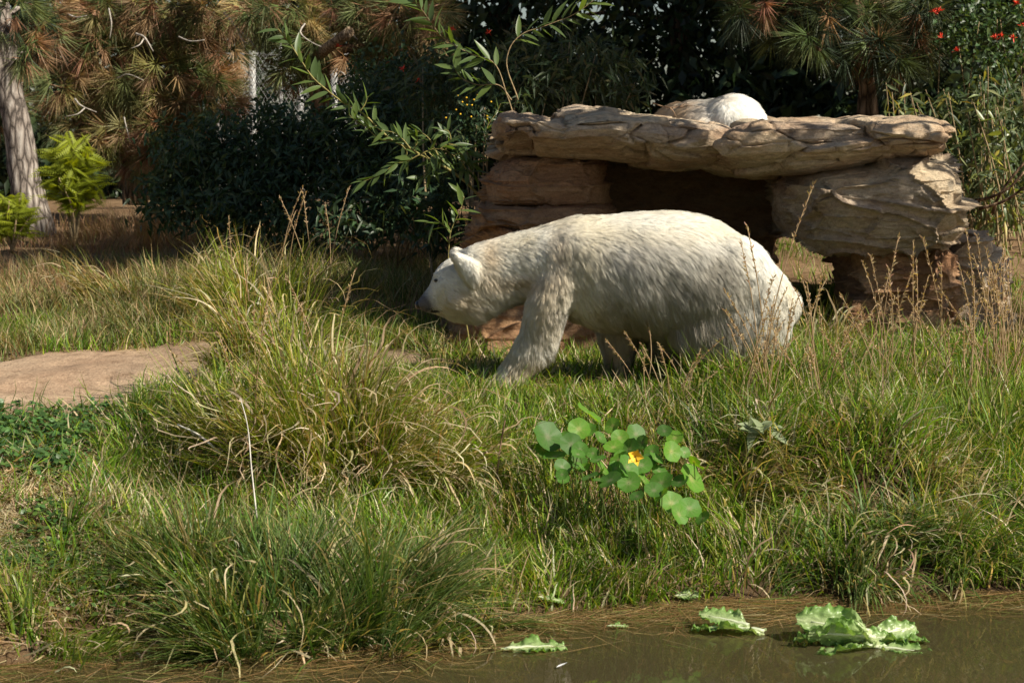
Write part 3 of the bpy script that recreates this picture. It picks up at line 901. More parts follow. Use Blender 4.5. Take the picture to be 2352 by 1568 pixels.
BY = 11.6
walker = empty('polar_bear', tuple(P(1480, 884, BY)), 'cream white polar bear walking with lowered head through the grass', 'bear')
wsl = [(957, 696, 705, .022), (960, 686, 711, .040), (967, 677, 716, .052), (978, 663, 721, .060), (988, 650, 723, .066), (993, 636, 724, .078), (999, 620, 725, .094), (1008, 608, 727, .108), (1022, 596, 731, .125), (1040, 584, 739, .142), (1060, 571, 741, .152),
       (1085, 561, 738, .152), (1115, 552, 728, .150), (1150, 542, 711, .152), (1190, 532, 699, .17), (1230, 523, 697, .205), (1270, 511, 708, .25), (1310, 496, 735, .29), (1350, 494, 747, .32), (1400, 491, 754, .345), (1450, 486, 762, .37), (1500, 484, 772, .385),
       (1550, 482.5, 785, .395), (1600, 489, 796, .395), (1650, 506, 800, .385), (1700, 537, 797, .36), (1740, 568, 788, .33), (1770, 598, 778, .29), (1795, 623, 765, .235), (1812, 648, 750, .17), (1821, 670, 735, .10), (1825, 690, 715, .04)]
nf = [(570, 1290, 1350, .08, .10), (600, 1258, 1362, .13, .085), (640, 1230, 1348, .15, .055), (680, 1210, 1322, .145, .025), (715, 1203, 1306, .128, 0), (757, 1195, 1293, .112, 0), (787, 1180, 1284, .105, 0), (814, 1166, 1268, .10, 0), (838, 1150, 1240, .10, 0), (858, 1136, 1224, .105, 0), (874, 1126, 1214, .11, 0), (884, 1124, 1208, .10, 0), (889, 1130, 1200, .08, 0)]
ff = [(700, 1350, 1490, .11), (740, 1365, 1482, .12), (772, 1375, 1472, .11), (808, 1384, 1460, .10), (853, 1392, 1448, .10), (872, 1375, 1446, .11), (882, 1368, 1442, .10), (887, 1374, 1436, .08)]
nh = [(560, 1610, 1740, .05), (610, 1575, 1785, .11), (660, 1545, 1812, .14), (720, 1528, 1824, .15), (765, 1528, 1819, .15), (795, 1552, 1814, .14), (815, 1590, 1804, .13), (838, 1634, 1793, .115), (860, 1648, 1786, .115), (876, 1632, 1784, .12), (886, 1622, 1778, .115), (891, 1628, 1770, .09)]
fh = [(v, l - 60, r - 75, h) for v, l, r, h in nh[3:]]
YN, YF = BY - 0.205, BY + 0.215
ear_px = [(1037, 580), (1042, 572), (1055, 576), (1075, 586), (1094, 598), (1100, 615), (1096, 634), (1086, 646), (1075, 638), (1060, 624), (1048, 606), (1040, 592)]
def ear(yc, s):
    E = np.array([P(u, v, BY) for u, v in ear_px]); cen = E.mean(0); E = cen + (E - cen) * 1.08
    rr = []
    for off, k in ((-0.036, 0.6), (-0.02, 0.92), (-0.004, 1.0), (0.014, 0.95), (0.045, 0.75)):
        r = cen + (E - cen) * k; r[:, 1] = yc + s * -off; rr.append(r if s > 0 else r[::-1])
    return ring_solid(rr[::-1])
solids = [body_solid(wsl, BY), limb_solid(nf, YN), limb_solid(ff, YF), limb_solid(nh, YN), limb_solid(fh, YF),
          ellipsoid(P(1318, 600, BY - 0.11), (0.18, 0.165, 0.20), (0, 0.25, 0)), ellipsoid(P(1318, 600, BY + 0.11), (0.18, 0.165, 0.20), (0, 0.25, 0)),
          ellipsoid(P(1670, 640, BY - 0.2), (0.27, 0.18, 0.26)), ellipsoid(P(1670, 640, BY + 0.2), (0.27, 0.18, 0.26)),
          ear(BY - 0.165, 1), ear(BY + 0.165, -1),
          ellipsoid(P(1822, 700, BY), (0.045, 0.05, 0.09)),
          # brow and cheek
          ellipsoid(P(1006, 632, BY - 0.062), (0.03, 0.03, 0.02)), ellipsoid(P(1006, 632, BY + 0.062), (0.03, 0.03, 0.02)),
          ellipsoid(P(1050, 680, BY - 0.08), (0.09, 0.07, 0.09)), ellipsoid(P(1050, 680, BY + 0.08), (0.09, 0.07, 0.09))]
wme = fuse('body', solids, M['hide'], 0.012, 7)
def torso_w(v):
    u, r = pxcoords(v)
    return smooth((u - 1110) / 90) * (1 - smooth((r - 790) / 50)) * (1 - 0.8 * np.clip(blob(u, r, 1068, 610, 45, 50) * 2, 0, 1))
relax(wme, torso_w, 160)
wv, wn_, _ = mesh_arrays(wme)
wu, wvv = pxcoords(wv)
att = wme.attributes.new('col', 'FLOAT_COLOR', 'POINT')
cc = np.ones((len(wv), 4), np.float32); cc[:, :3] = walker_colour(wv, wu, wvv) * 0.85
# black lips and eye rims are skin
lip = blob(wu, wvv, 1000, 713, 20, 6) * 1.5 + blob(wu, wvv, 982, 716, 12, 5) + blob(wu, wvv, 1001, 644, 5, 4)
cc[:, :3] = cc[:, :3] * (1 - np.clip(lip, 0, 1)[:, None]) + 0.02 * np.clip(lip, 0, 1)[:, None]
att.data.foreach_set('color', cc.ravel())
link('body', wme, walker)
# along x, downwards, length, lift
G_walk = [(965, 695, .9, .1, .004, .15), (980, 700, 1, .2, .007, .2), (985, 665, .8, -.4, .006, .2), (1000, 630, .6, -.8, .012, .25), (1030, 605, .8, -.5, .016, .3), (1030, 650, 1, .2, .018, .3), (1010, 690, 1, .3, .014, .3), (1030, 722, .8, .6, .030, .4),
          (1045, 690, 1, .4, .024, .35), (1070, 610, .5, .9, .022, .6), (1085, 640, .2, 1, .045, .5), (1044, 578, -.4, -.2, .018, .7), (1080, 728, .6, 1, .060, .45), (1130, 712, .7, .9, .055, .45), (1070, 700, .9, .6, .035, .4), (1110, 560, .9, -.1, .030, .8),
          (1180, 538, .9, -.1, .036, 1.0), (1250, 520, .9, 0, .036, .9), (1310, 500, .9, .2, .036, .6), (1140, 600, .9, .35, .026, .4), (1200, 620, .8, .5, .028, .4), (1180, 690, .8, .6, .035, .4), (1300, 570, .6, .8, .032, .35), (1330, 640, .35, 1, .036, .35),
          (1260, 700, .1, 1, .034, .4), (1210, 720, -.2, 1, .030, .4), (1290, 740, .4, .9, .040, .45), (1230, 790, .1, 1, .036, .4), (1265, 810, .6, .7, .050, .5), (1190, 840, -.3, .9, .028, .4), (1160, 875, -.7, .6, .022, .4), (1400, 500, 1, .15, .038, .35), (1500, 492, 1, .15, .040, .35),
          (1600, 500, .9, .4, .038, .35), (1450, 560, .85, .5, .045, .35), (1400, 640, .6, .8, .050, .35), (1550, 600, .75, .65, .050, .35), (1480, 690, .35, 1, .065, .4), (1380, 740, .3, 1, .075, .4), (1500, 765, .3, 1, .085, .45), (1570, 780, .3, 1, .075, .4),
          (1660, 620, .6, .75, .045, .35), (1700, 560, .75, .65, .036, .3), (1770, 620, .6, .8, .032, .3), (1815, 680, .3, 1, .034, .35), (1640, 720, .3, 1, .055, .4), (1760, 720, .1, 1, .040, .35), (1700, 790, 0, 1, .040, .4), (1800, 780, .2, 1, .036, .35), (1720, 860, -.2, 1, .030, .4),
          (1420, 820, 0, 1, .036, .4), (1410, 875, -.5, .8, .025, .4)]
def walk_keep(c):
    u, v = pxcoords(c)
    k = 1 - 0.55 * blob(u, v, 966, 697, 12, 18)
    k = k * (1 - np.clip(2 * blob(u, v, 1001, 644, 4.5, 3.5), 0, 1)) * (1 - np.clip(1.5 * blob(u, v, 1000, 715, 16, 4), 0, 1))
    return k * np.where(c[:, 1] > BY + 0.1, 0.45, 1.0) * (1 + 0.8 * blob(u, v, 1020, 660, 70, 70))
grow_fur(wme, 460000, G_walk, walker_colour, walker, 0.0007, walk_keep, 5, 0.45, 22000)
for s_, yy in ((-1, BY - 0.088), (1, BY + 0.088)):
    V, F = ellipsoid(P(1001.5, 644, yy), (0.013, 0.011, 0.010), n=10, m=14)
    Soup().add(V, F).obj('eye', M['eye'], walker)
V, F = ellipsoid(P(962, 700, BY), (0.024, 0.038, 0.027), (0, -0.3, 0), n=14, m=20)
nose = Soup().add(V, F).obj('nose', M['black'], walker)
for s_ in (-1, 1):
    V, F = ellipsoid(P(957.5, 700, BY + s_ * 0.016), (0.006, 0.008, 0.006), n=8, m=10)
    Soup().add(V, F).obj('nostril', M['eye'], nose)
for leg, yy, u0, v0 in (('near', YN, 1124, 879), ('far', YF, 1369, 878), ('nh', YN, 1624, 881), ('fh', YF, 1562, 881)):
    for j in range(5):
        p0 = P(u0 + abs(j - 2) * 2.5 + 6, v0 - 4, yy + (j - 2) * 0.036)
        pts = np.array([p0, p0 + (-0.022, 0, 0.004), p0 + (-0.040, 0, -0.006), p0 + (-0.050, 0, -0.022)])
        V, F = tube(spline(pts, 7), np.linspace(0.008, 0.0015, 7), 7)
        Soup().add(V, F).obj('claw', M['claw'], walker)

# ---- the bear asleep on the roof, lying away from the camera with its back to it
sleeper = empty('polar_bear', tuple(P(1635, 292, 14.3)), 'sleeping polar bear lying on top of the rock shelter', 'bear')
SY = 14.35
def S(u, v, dy=0.0): return P(u, v, SY + dy)
ss = [ellipsoid(S(1685, 290, 0.05), (0.235, 0.42, 0.225), (0, 0, -0.25)), ellipsoid(S(1612, 295, 0.25), (0.29, 0.60, 0.20), (0.05, 0, 0.1)), ellipsoid(S(1565, 296, 0.45), (0.19, 0.50, 0.19), (0, 0, 0.2)),
      ellipsoid(S(1650, 296, 0.2), (0.27, 0.55, 0.215)), ellipsoid(S(1585, 296, 1.05), (0.15, 0.24, 0.15)), ellipsoid(S(1575, 297, 1.32), (0.075, 0.13, 0.075)),
      ellipsoid(S(1733, 302, -0.12), (0.12, 0.26, 0.10)), ellipsoid(S(1540, 306, 0.35), (0.12, 0.30, 0.09), (0, 0, 0.3)), ellipsoid(S(1600, 270, 1.0), (0.035, 0.02, 0.04)), ellipsoid(S(1553, 270, 1.0), (0.035, 0.02, 0.04))]
sme = fuse('body', ss, M['hide'], 0.014, 12)
def sleeper_colour(p, u, v):
    n = fbm(p * 6.0, 3, 190)
    w = np.clip(0.75 * smooth((1640 - u) / 90) + 0.35 * smooth((v - 268) / 20) * smooth((1700 - u) / 60) + 0.25 * n, 0, 0.85)[:, None]
    return np.repeat(WHITE[None], len(p), 0) * (1 - w) + np.array((0.70, 0.46, 0.24)) * w
sv, sn_, _ = mesh_arrays(sme); su, svv = pxcoords(sv)
att = sme.attributes.new('col', 'FLOAT_COLOR', 'POINT')
cc = np.ones((len(sv), 4), np.float32); cc[:, :3] = sleeper_colour(sv, su, svv) * 0.85; att.data.foreach_set('color', cc.ravel())
link('body', sme, sleeper)
grow_fur(sme, 90000, [(1540, 260, -.6, .6, .035, .4), (1620, 250, -.4, .4, .035, .4), (1690, 240, .3, .4, .03, .35), (1740, 260, .5, .8, .03, .35), (1600, 280, -.3, 1, .045, .4), (1690, 280, .1, 1, .04, .4)], sleeper_colour, sleeper, 0.0009, None, 5, 0.3, 9000)
# ================================================================== trees and shrubs behind
def unit(a):
    return a / (np.linalg.norm(a, axis=-1, keepdims=True) + 1e-9)

def rnd_dir(n):
    return unit(rng.standard_normal((n, 3)))

def tufts(pos, d, col, k=42, ln=(0.13, 0.24), w=0.0065, spread=0.5, droop=0.45):
    """pine needle bunches: k thin needles at every position"""
    n = len(pos)
    dd = unit(d[:, None] + spread * rng.standard_normal((n, k, 3)))
    dd[..., 2] -= droop * rng.random((n, k)); dd = unit(dd)
    L = rng.uniform(ln[0], ln[1], (n, k, 1))
    base = pos[:, None] + 0.05 * dd
    side = unit(np.cross(dd, rng.standard_normal((n, k, 3)))) * w * 0.5
    tip = base + dd * L; tip[..., 2] -= 0.25 * L[..., 0] * rng.random((n, k)) * droop
    V = np.stack([base - side, base + side, tip], 2).reshape(-1, 3)
    F = np.arange(n * k * 3).reshape(-1, 3)
    C = np.repeat((col[:, None] * (1 + 0.15 * rng.standard_normal((n, k, 1)))).clip(0.003, 1)[:, :, None], 3, 2).reshape(-1, 3)
    return V, [F], C

GREEN_N = (0.125, 0.155, 0.055); DARK_N = (0.04, 0.06, 0.033); BROWN_N = (0.31, 0.175, 0.095); TAN_N = (0.40, 0.28, 0.145); YG_N = (0.23, 0.22, 0.075)

def pine(name, label, trunk, trunk_r, clusters, mat, pal, y, extra=(), seed=0, dead=(), group=None, k=44, ntuft=None, depth=0.8, lens=(0.16, 0.30), nw=0.010):
    base = np.asarray(trunk[0])
    t = empty(name, tuple(base), label, 'tree', group)
    path = spline(trunk, 40)
    rr = np.interp(np.linspace(0, 1, 40), np.linspace(0, 1, len(trunk_r)), trunk_r)
    V, F = tube(path, rr, 20)
    p = V * np.array((4, 4, 1.2))
    cen = np.repeat(path, 20, 0); cen = np.concatenate([cen, path[:1], path[-1:]])
    V = V + (V - cen) * (0.22 * fbm(p * 1.6, 3, seed) + 0.15 * fbm(V * 9, 3, seed + 3))[:, None]
    Soup().add(V, F).obj('trunk', mat, t)
    sp = Soup()
    for (u, v, ru, rv, n, lit) in clusters:
        c = P(u, v, y + rng.uniform(-0.3, 0.3) * depth)
        # limb from the trunk to the bunch
        j = np.argmin(np.abs(path[:, 2] - (c[2] - 0.15)) + 0.2 * np.abs(path[:, 0] - c[0]))
        a = path[j]
        mid = (a + c) / 2 + rng.normal(0, 0.08, 3) + np.array((0, 0, 0.06))
        lp = spline([a, mid, c], 12)
        V, F = tube(lp, np.linspace(0.035, 0.010, 12), 7, wob=0.08)
        Soup().add(V, F).obj('limb', mat, t)
        r = np.array((ru * PX(y), depth * 0.5, rv * PX(y)))
        q = rng.standard_normal((n, 3)); q = unit(q) * (rng.random((n, 1)) ** 0.45)
        pos = c + q * r
        d = unit(0.7 * unit(q) + np.array((0, 0, -0.25)))
        sp.add(*tufts(pos, d, pick(pal, n, 0.25), k, lens, nw))
    for (c, r, n) in extra:
        c = np.asarray(c, float)
        j = np.argmin(np.abs(path[:, 2] - (c[2] - 0.4)))
        lp = spline([path[j], (path[j] + c) / 2 + np.array((0, 0, 0.2)), c], 10)
        V, F = tube(lp, np.linspace(0.06, 0.02, 10), 7)
        Soup().add(V, F).obj('limb', mat, t)
        q = unit(rng.standard_normal((n, 3))) * (rng.random((n, 1)) ** 0.4)
        sp.add(*tufts(c + q * np.asarray(r), unit(q), pick(pal, n, 0.25), 30, (0.25, 0.45), 0.022, 0.8))
    sp.obj('crown', M['needle'], t)
    for pts, r0 in dead:
        path2 = spline([P(u, v, y + dy) for u, v, dy in pts], 14)
        V, F = tube(path2, np.linspace(r0, r0 * 0.3, 14), 6, wob=0.1)
        Soup().add(V, F).obj('dead_branch', M['deadwood'], t)
    return t

def cl(lst, n=60):
    return [(u, v, ru, rv, max(6, int(n * ru * rv / 5000)), 1) for u, v, ru, rv in lst]

# leaning grey trunk at the left edge
pine('pine_tree', 'leaning pine with pale grey furrowed trunk beside the yellow green shrub',
     [P(92, 575, 20), P(72, 480, 20), P(52, 380, 20), P(40, 290, 20), P(22, 190, 20), P(2, 90, 20), P(-25, -40, 20.1), P(-60, -260, 20.2), P(-80, -700, 20.4)],
     [0.175, 0.150, 0.14, 0.135, 0.12, 0.11, 0.10, 0.08, 0.05],
     cl([(30, 30, 70, 50), (60, 120, 50, 40), (90, 60, 60, 50), (10, 250, 40, 40)], 40), M['greybark'],
     [(3, GREEN_N), (2, BROWN_N), (2, DARK_N)], 20.3, [((-4.6, 20.6, 6.0), (1.2, 1.0, 0.8), 60), ((-5.8, 20.2, 6.6), (1.3, 1.0, 0.9), 60)], 3)

# brown and green pine
pine('pine_tree', 'pine with drooping brown and olive needles and bare grey twigs',
     [P(312, 470, 23), P(312, 380, 23), P(306, 260, 23.1), P(318, 120, 23), P(322, -60, 23), P(330, -400, 23), P(330, -800, 23)],
     [0.15, 0.14, 0.13, 0.12, 0.11, 0.09, 0.04],
     cl([(150, 40, 80, 50), (250, 30, 90, 50), (360, 25, 90, 45), (470, 25, 70, 40), (530, 45, 50, 40), (140, 110, 70, 40), (240, 110, 70, 45), (340, 100, 70, 40), (430, 90, 70, 40), (510, 120, 55, 45), (390, 165, 75, 42), (470, 190, 70, 45),
         (290, 190, 70, 42), (210, 170, 60, 40), (150, 200, 55, 40), (400, 235, 80, 40), (330, 255, 70, 36), (240, 255, 60, 36), (500, 240, 55, 35), (180, 290, 50, 35), (300, 310, 75, 36), (380, 300, 60, 34), (230, 330, 50, 30), (290, 365, 55, 28), (360, 350, 55, 28), (440, 300, 45, 28)], 62),
     M['brownbark'], [(3, TAN_N), (4, BROWN_N), (3, YG_N), (4, GREEN_N)], 22.3, [((-4.2, 22.6, 6.2), (1.4, 0.9, 0.7), 50)], 11,
     [([(515, 30, -.7), (545, 65, -.8), (575, 95, -.8), (600, 130, -.9)], 0.016), ([(545, 65, -.8), (560, 95, -.8), (585, 110, -.8)], 0.010), ([(312, 78, -.6), (335, 90, -.8), (352, 118, -.8)], 0.014), ([(330, 90, -.8), (318, 105, -.9), (300, 112, -.9)], 0.009),
      ([(172, 228, -.6), (190, 245, -.8), (222, 258, -.8)], 0.013), ([(195, 248, -.8), (178, 262, -.9), (150, 268, -.9)], 0.009), ([(410, 85, -.7), (440, 95, -.8), (470, 92, -.8)], 0.009), ([(270, 180, -.7), (300, 172, -.9), (330, 185, -.9)], 0.009), ([(285, 270, -.7), (292, 300, -.9), (300, 330, -.8)], 0.009), ([(150, 30, -.7), (180, 40, -.8), (200, 36, -.8)], 0.010), ([(250, 20, -.7), (256, 60, -.8), (252, 90, -.8)], 0.009)], None, 46)

# middle pine with the sawn limb
mid_pine = pine('pine_tree', 'pine with a sawn pale limb standing by the wire fence',
     [P(742, 420, 21), P(738, 300, 21), P(735, 220, 21), P(726, 140, 21), P(722, 60, 21), P(715, -80, 21), P(720, -400, 21), P(720, -800, 21)],
     [0.13, 0.12, 0.11, 0.105, 0.10, 0.09, 0.07, 0.03],
     cl([(610, 25, 60, 45), (680, 30, 60, 45), (650, 95, 45, 40), (720, 90, 50, 50), (770, 10, 60, 30), (690, 150, 40, 36), (840, 30, 60, 50), (850, 90, 40, 45), (920, 40, 60, 50), (985, 30, 50, 45), (930, 100, 45, 40), (1005, 75, 30, 30), (655, 160, 30, 30), (870, 140, 30, 30), (800, 130, 30, 25)], 58),
     M['brownbark'], [(2, TAN_N), (3, BROWN_N), (2, YG_N), (5, GREEN_N)], 20.7, [], 17,
     [([(700, 55, -.6), (690, 75, -.7), (720, 100, -.7), (745, 110, -.7)], 0.010), ([(803, 72, -.2), (815, 85, -.3), (822, 92, -.3)], 0.012), ([(760, 165, -.5), (790, 170, -.6), (800, 200, -.6)], 0.010)], None, 46)
V, F = tube(spline([P(728, 130, 20.9), P(742, 117, 20.2), P(772, 96, 19.8), P(804, 73, 19.6)], 16), np.linspace(0.07, 0.05, 16), 12, wob=0.05)
Soup().add(V, F).obj('sawn_limb', M['limb'], mid_pine)
V, F = tube(spline([P(728, 140, 20.9), P(760, 118, 20.7), P(800, 110, 20.6), P(850, 100, 20.6)], 12), np.linspace(0.06, 0.03, 12), 8, wob=0.05)
Soup().add(V, F).obj('limb', M['brownbark'], mid_pine)

# pine behind the shelter; its crown above the picture shades the bushes
pine('pine_tree', 'dark pine with thin reddish trunk rising behind the rock shelter',
     [P(1998, 330, 18.5), P(1992, 240, 18.5), P(1985, 140, 18.5), P(1965, 30, 18.5), P(1960, -120, 18.5), P(1950, -500, 18.5), P(1940, -1000, 18.5)],
     [0.085, 0.08, 0.075, 0.07, 0.07, 0.06, 0.03],
     cl([(2110, 20, 50, 45), (2070, 70, 45, 45), (2120, 90, 35, 40), (2060, 140, 35, 35), (1990, 40, 50, 45), (1900, 30, 50, 40), (1830, 25, 50, 35), (1940, 110, 40, 40), (1860, 95, 35, 30), (1740, 20, 50, 35), (2010, 110, 35, 35), (1790, 75, 30, 25), (1680, 35, 30, 25)], 55),
     M['brownbark'], [(3, (0.085, 0.11, 0.04)), (3, DARK_N), (1, BROWN_N), (1, GREEN_N)], 18.2,
     [((3.3, 15.6, 5.4), (1.0, .7, .6), 130), ((2.2, 15.4, 5.1), (1.0, .7, .6), 130), ((1.1, 15.4, 4.9), (1.0, .7, .5), 130), ((0.3, 15.7, 4.8), (.8, .6, .5), 110), ((2.9, 15.0, 4.8), (.8, .5, .5), 90), ((4.3, 17.2, 6.0), (1.2, 1.0, 0.8), 120), ((3.4, 18.8, 6.8), (1.6, 1.3, 1.0), 140), ((2.0, 16.6, 6.0), (1.3, 0.9, 0.7), 140), ((0.8, 15.1, 4.3), (.9, .4, .35), 90), ((5.6, 19.2, 7.4), (1.4, 1.2, 1.0), 120)], 23)

# tall dense evergreens behind everything
def evergreen(x, y, h, r, n, label, seed, low=0.2, size=(0.14, 0.30), pal=None):
    z0 = gz(x, y)
    t = empty('evergreen_tree', (x, y, z0), label, 'tree', 'dark evergreens behind the enclosure')
    path = spline([(x, y, z0 - 0.1), (x + 0.1, y, z0 + h * 0.4), (x - 0.1, y + 0.1, z0 + h * 0.7), (x, y, z0 + h * 0.97)], 24)
    V, F = tube(path, np.linspace(0.20, 0.03, 24), 10, wob=0.06)
    Soup().add(V, F).obj('trunk', M['brownbark'], t)
    for k in range(9):
        zz = z0 + h * (0.15 + 0.08 * k); a = rng.uniform(0, 6.28); l = r * 0.75
        lp = spline([(x, y, zz), (x + 0.5 * l * math.cos(a), y + 0.5 * l * math.sin(a), zz + 0.15), (x + l * math.cos(a), y + l * math.sin(a), zz + 0.05)], 8)
        V, F = tube(lp, np.linspace(0.05, 0.012, 8), 6)
        Soup().add(V, F).obj('limb', M['brownbark'], t)
    # crown of leaf clumps
    m = int(n * 1.5) // 26
    a = rng.uniform(0, 6.283, m); hz = low + (1 - low) * rng.random(m) ** 1.7
    rr = r * np.sqrt(rng.random(m)) * np.clip(1.25 * (1 - hz), 0, 1) ** 0.4
    c = np.stack([x + rr * np.cos(a), y + 0.8 * rr * np.sin(a), z0 + h * hz], 1)
    pos = (c[:, None] + 0.16 * r ** 0.5 * rng.standard_normal((m, 26, 3))).reshape(-1, 3)
    pos = pos[pos[:, 2] > z0]
    nn = len(pos)
    d = unit(rng.standard_normal((nn, 3)) + np.array((0, 0, -0.5)))
    sp = Soup().add(*leafcards(pos, d, rnd_dir(nn), rng.uniform(size[0], size[1], nn), rng.uniform(0.07, 0.13, nn), pick(pal or [(4, (0.035, 0.06, 0.025)), (2, (0.05, 0.08, 0.03)), (1, (0.025, 0.04, 0.025))], nn)))
    sp.obj('crown', M['leaf'], t)
for k, (x, y, h, r, n, lab) in enumerate([
        (-8.2, 29, 9, 2.2, 6500, 'dark evergreen behind the leaning grey pine'), (-5.4, 28.5, 9, 2.0, 6500, 'dark evergreen filling the gap between the two left pines'), (-2.6, 28.5, 10, 1.9, 8000, 'dark evergreen beyond the wire fence'),
        (-0.15, 29.5, 11, 1.8, 9000, 'tall dark evergreen behind the sunlit willow sprays'), (2.3, 28, 12, 2.1, 11000, 'very dark evergreen behind the sleeping bear'), (4.6, 26.5, 13, 2.2, 11000, 'very dark evergreen behind the thin reddish trunk'),
        (7.4, 27.5, 12, 2.1, 9000, 'dark evergreen behind the red flowered shrub'), (5.9, 23.4, 12, 1.7, 8000, 'slender dark evergreen between the thin reddish trunk and red flowers'), (10.0, 25.5, 12, 2.2, 7000, 'dark evergreen at the end of the row past the flowers')]):
    evergreen(x, y, h, r * 1.15, n, lab, k, 0.0)

# ---- wire fence
fy = 24.0
fence = empty('wire_fence', (P(690, 330, fy)[0], fy, gz(-2.5, fy)), 'galvanised chain link fence with round posts behind the pines', 'fence')
for u, r in ((580, 0.042), (645, 0.026), (690, 0.036), (768, 0.04), (836, 0.04), (500, 0.04)):
    x_ = P(u, 200, fy)[0]; g = gz(x_, fy)
    V, F = tube(np.array([(x_, fy, g - 0.2), (x_, fy, g + 1.2), (x_, fy, 3.05 + 0.25 * (u > 600))]), r, 12)
    Soup().add(V, F).obj('post', M['galv'], fence)
sp = Soup()
x0, x1 = P(500, 200, fy)[0], P(836, 200, fy)[0]
zb, zt, step = gz(-2.5, fy), 3.0, 0.055
for sgn in (1, -1):
    o_ = np.arange(x0 - (zt - zb), x1 + (zt - zb), step)
    for a in o_:
        xa, xb = (a, a + (zt - zb) * 0.62) if sgn > 0 else (a + (zt - zb) * 0.62, a)
        pts = np.array([(xa, zb), (xb, zt)])
        # clip to the panel
        t0, t1 = 0.0, 1.0
        dx = xb - xa
        ta, tb = sorted(((x0 - xa) / dx, (x1 - xa) / dx))
        t0, t1 = max(t0, ta), min(t1, tb)
        if t1 - t0 < 0.02: continue
        p0, p1 = pts[0] + (pts[1] - pts[0]) * t0, pts[0] + (pts[1] - pts[0]) * t1
        V, F = tube(np.array([(p0[0], fy - 0.05 + 0.003 * sgn, p0[1]), (p1[0], fy - 0.05 + 0.003 * sgn, p1[1])]), 0.0028, 3, False)
        sp.add(V, F)
w = sp.obj('wire_mesh', M['galv'], fence); w['kind'] = 'stuff'
V, F = tube(np.array([(x0, fy, 3.0), (x1, fy, 3.0)]), 0.022, 8); Soup().add(V, F).obj('top_rail', M['galv'], fence)

# ---- leafy shrubs
def shrub(name, label, base, blobs, n, pal, ln, wd, stems=14, group=None, cat='shrub', droop=0.5, smat='twig', srad=0.010):
    t = empty(name, tuple(base), label, cat, group)
    base = np.asarray(base, float)
    pos = []
    wts = np.array([b[1][0] * b[1][2] for b in blobs], float); wts /= wts.sum()
    for (c, r), wgt in zip(blobs, wts):
        m = int(n * wgt)
        q = unit(rng.standard_normal((m, 3))) * (rng.random((m, 1)) ** 0.42)
        # leaves sit along twigs: pull them into streaks
        tw = unit(rng.standard_normal((max(3, m // 14), 3)) + np.array((0, 0, 0.6)))
        pc = np.asarray(c) + q[:len(tw)] * np.asarray(r)
        ii = rng.integers(0, len(tw), m)
        pos.append(pc[ii] + tw[ii] * rng.uniform(-0.22, 0.22, (m, 1)) + 0.03 * rng.standard_normal((m, 3)))
    pos = np.concatenate(pos); pos = pos[pos[:, 2] > base[2] + 0.02]
    m = len(pos)
    d = unit(rnd_dir(m) + np.array((0, -0.25, -droop * 0.6)))
    sp = Soup().add(*leafcards(pos, d, unit(rnd_dir(m) + np.array((0.3, -0.5, 0.8))), rng.uniform(*ln, m), rng.uniform(*wd, m), pick(pal, m)))
    f = sp.obj('foliage', M['leaf'], t); f['kind'] = 'stuff'
    for k in range(stems):
        c, r = blobs[rng.integers(len(blobs))]
        e = np.asarray(c) + rng.uniform(-0.7, 0.7, 3) * np.asarray(r)
        b = base + np.array((rng.normal(0, 0.15), rng.normal(0, 0.1), -0.03))
        b[0] += 0.55 * (e[0] - base[0])
        b[2] = gz(b[0], b[1]) - 0.03
        lp = spline([b, (b + e) / 2 + rng.normal(0, 0.06, 3), e], 10)
        V, F = tube(lp, np.linspace(srad, srad * 0.35, 10), 6)
        Soup().add(V, F).obj('stem', M[smat], t)
    return t

def B(u, v, y, ru, ry, rv):
    return (P(u, v, y), (ru * PX(y), ry, rv * PX(y)))
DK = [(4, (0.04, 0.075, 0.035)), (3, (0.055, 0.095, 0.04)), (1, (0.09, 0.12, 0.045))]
def on_ground(u, y):
    x_ = P(u, 300, y)[0]; return (x_, y, gz(x_, y))
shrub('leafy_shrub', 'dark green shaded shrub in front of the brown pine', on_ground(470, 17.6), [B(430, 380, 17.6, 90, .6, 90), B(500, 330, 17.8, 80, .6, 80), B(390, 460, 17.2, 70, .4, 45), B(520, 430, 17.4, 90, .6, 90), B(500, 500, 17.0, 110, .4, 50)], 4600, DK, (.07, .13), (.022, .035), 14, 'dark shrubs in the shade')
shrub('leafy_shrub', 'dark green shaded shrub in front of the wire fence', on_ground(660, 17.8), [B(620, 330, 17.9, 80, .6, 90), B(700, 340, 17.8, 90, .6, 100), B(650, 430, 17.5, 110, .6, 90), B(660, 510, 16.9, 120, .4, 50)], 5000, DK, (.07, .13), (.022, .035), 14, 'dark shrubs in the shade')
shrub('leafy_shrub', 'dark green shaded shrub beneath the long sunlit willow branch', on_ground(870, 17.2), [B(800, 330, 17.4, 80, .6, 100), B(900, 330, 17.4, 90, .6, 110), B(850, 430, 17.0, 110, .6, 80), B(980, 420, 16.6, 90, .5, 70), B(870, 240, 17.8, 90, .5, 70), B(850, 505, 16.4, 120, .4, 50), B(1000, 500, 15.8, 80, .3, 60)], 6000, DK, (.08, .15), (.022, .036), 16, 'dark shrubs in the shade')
# small yellow flowered plant left of the slab
yf = shrub('flowering_shrub', 'small dark shrub dotted with tiny yellow flowers beside the slab', on_ground(1090, 16.0), [B(1080, 300, 16.0, 55, .3, 60), B(1100, 250, 16.0, 40, .3, 40)], 900, DK, (.04, .07), (.02, .03), 6)
for k in range(16):
    p = P(rng.uniform(1020, 1150), rng.uniform(205, 280), 15.7)
    V, F = ellipsoid(p, (0.008, 0.008, 0.007), n=5, m=6); Soup().add(V, F).obj('flower', M['yellow'], yf)

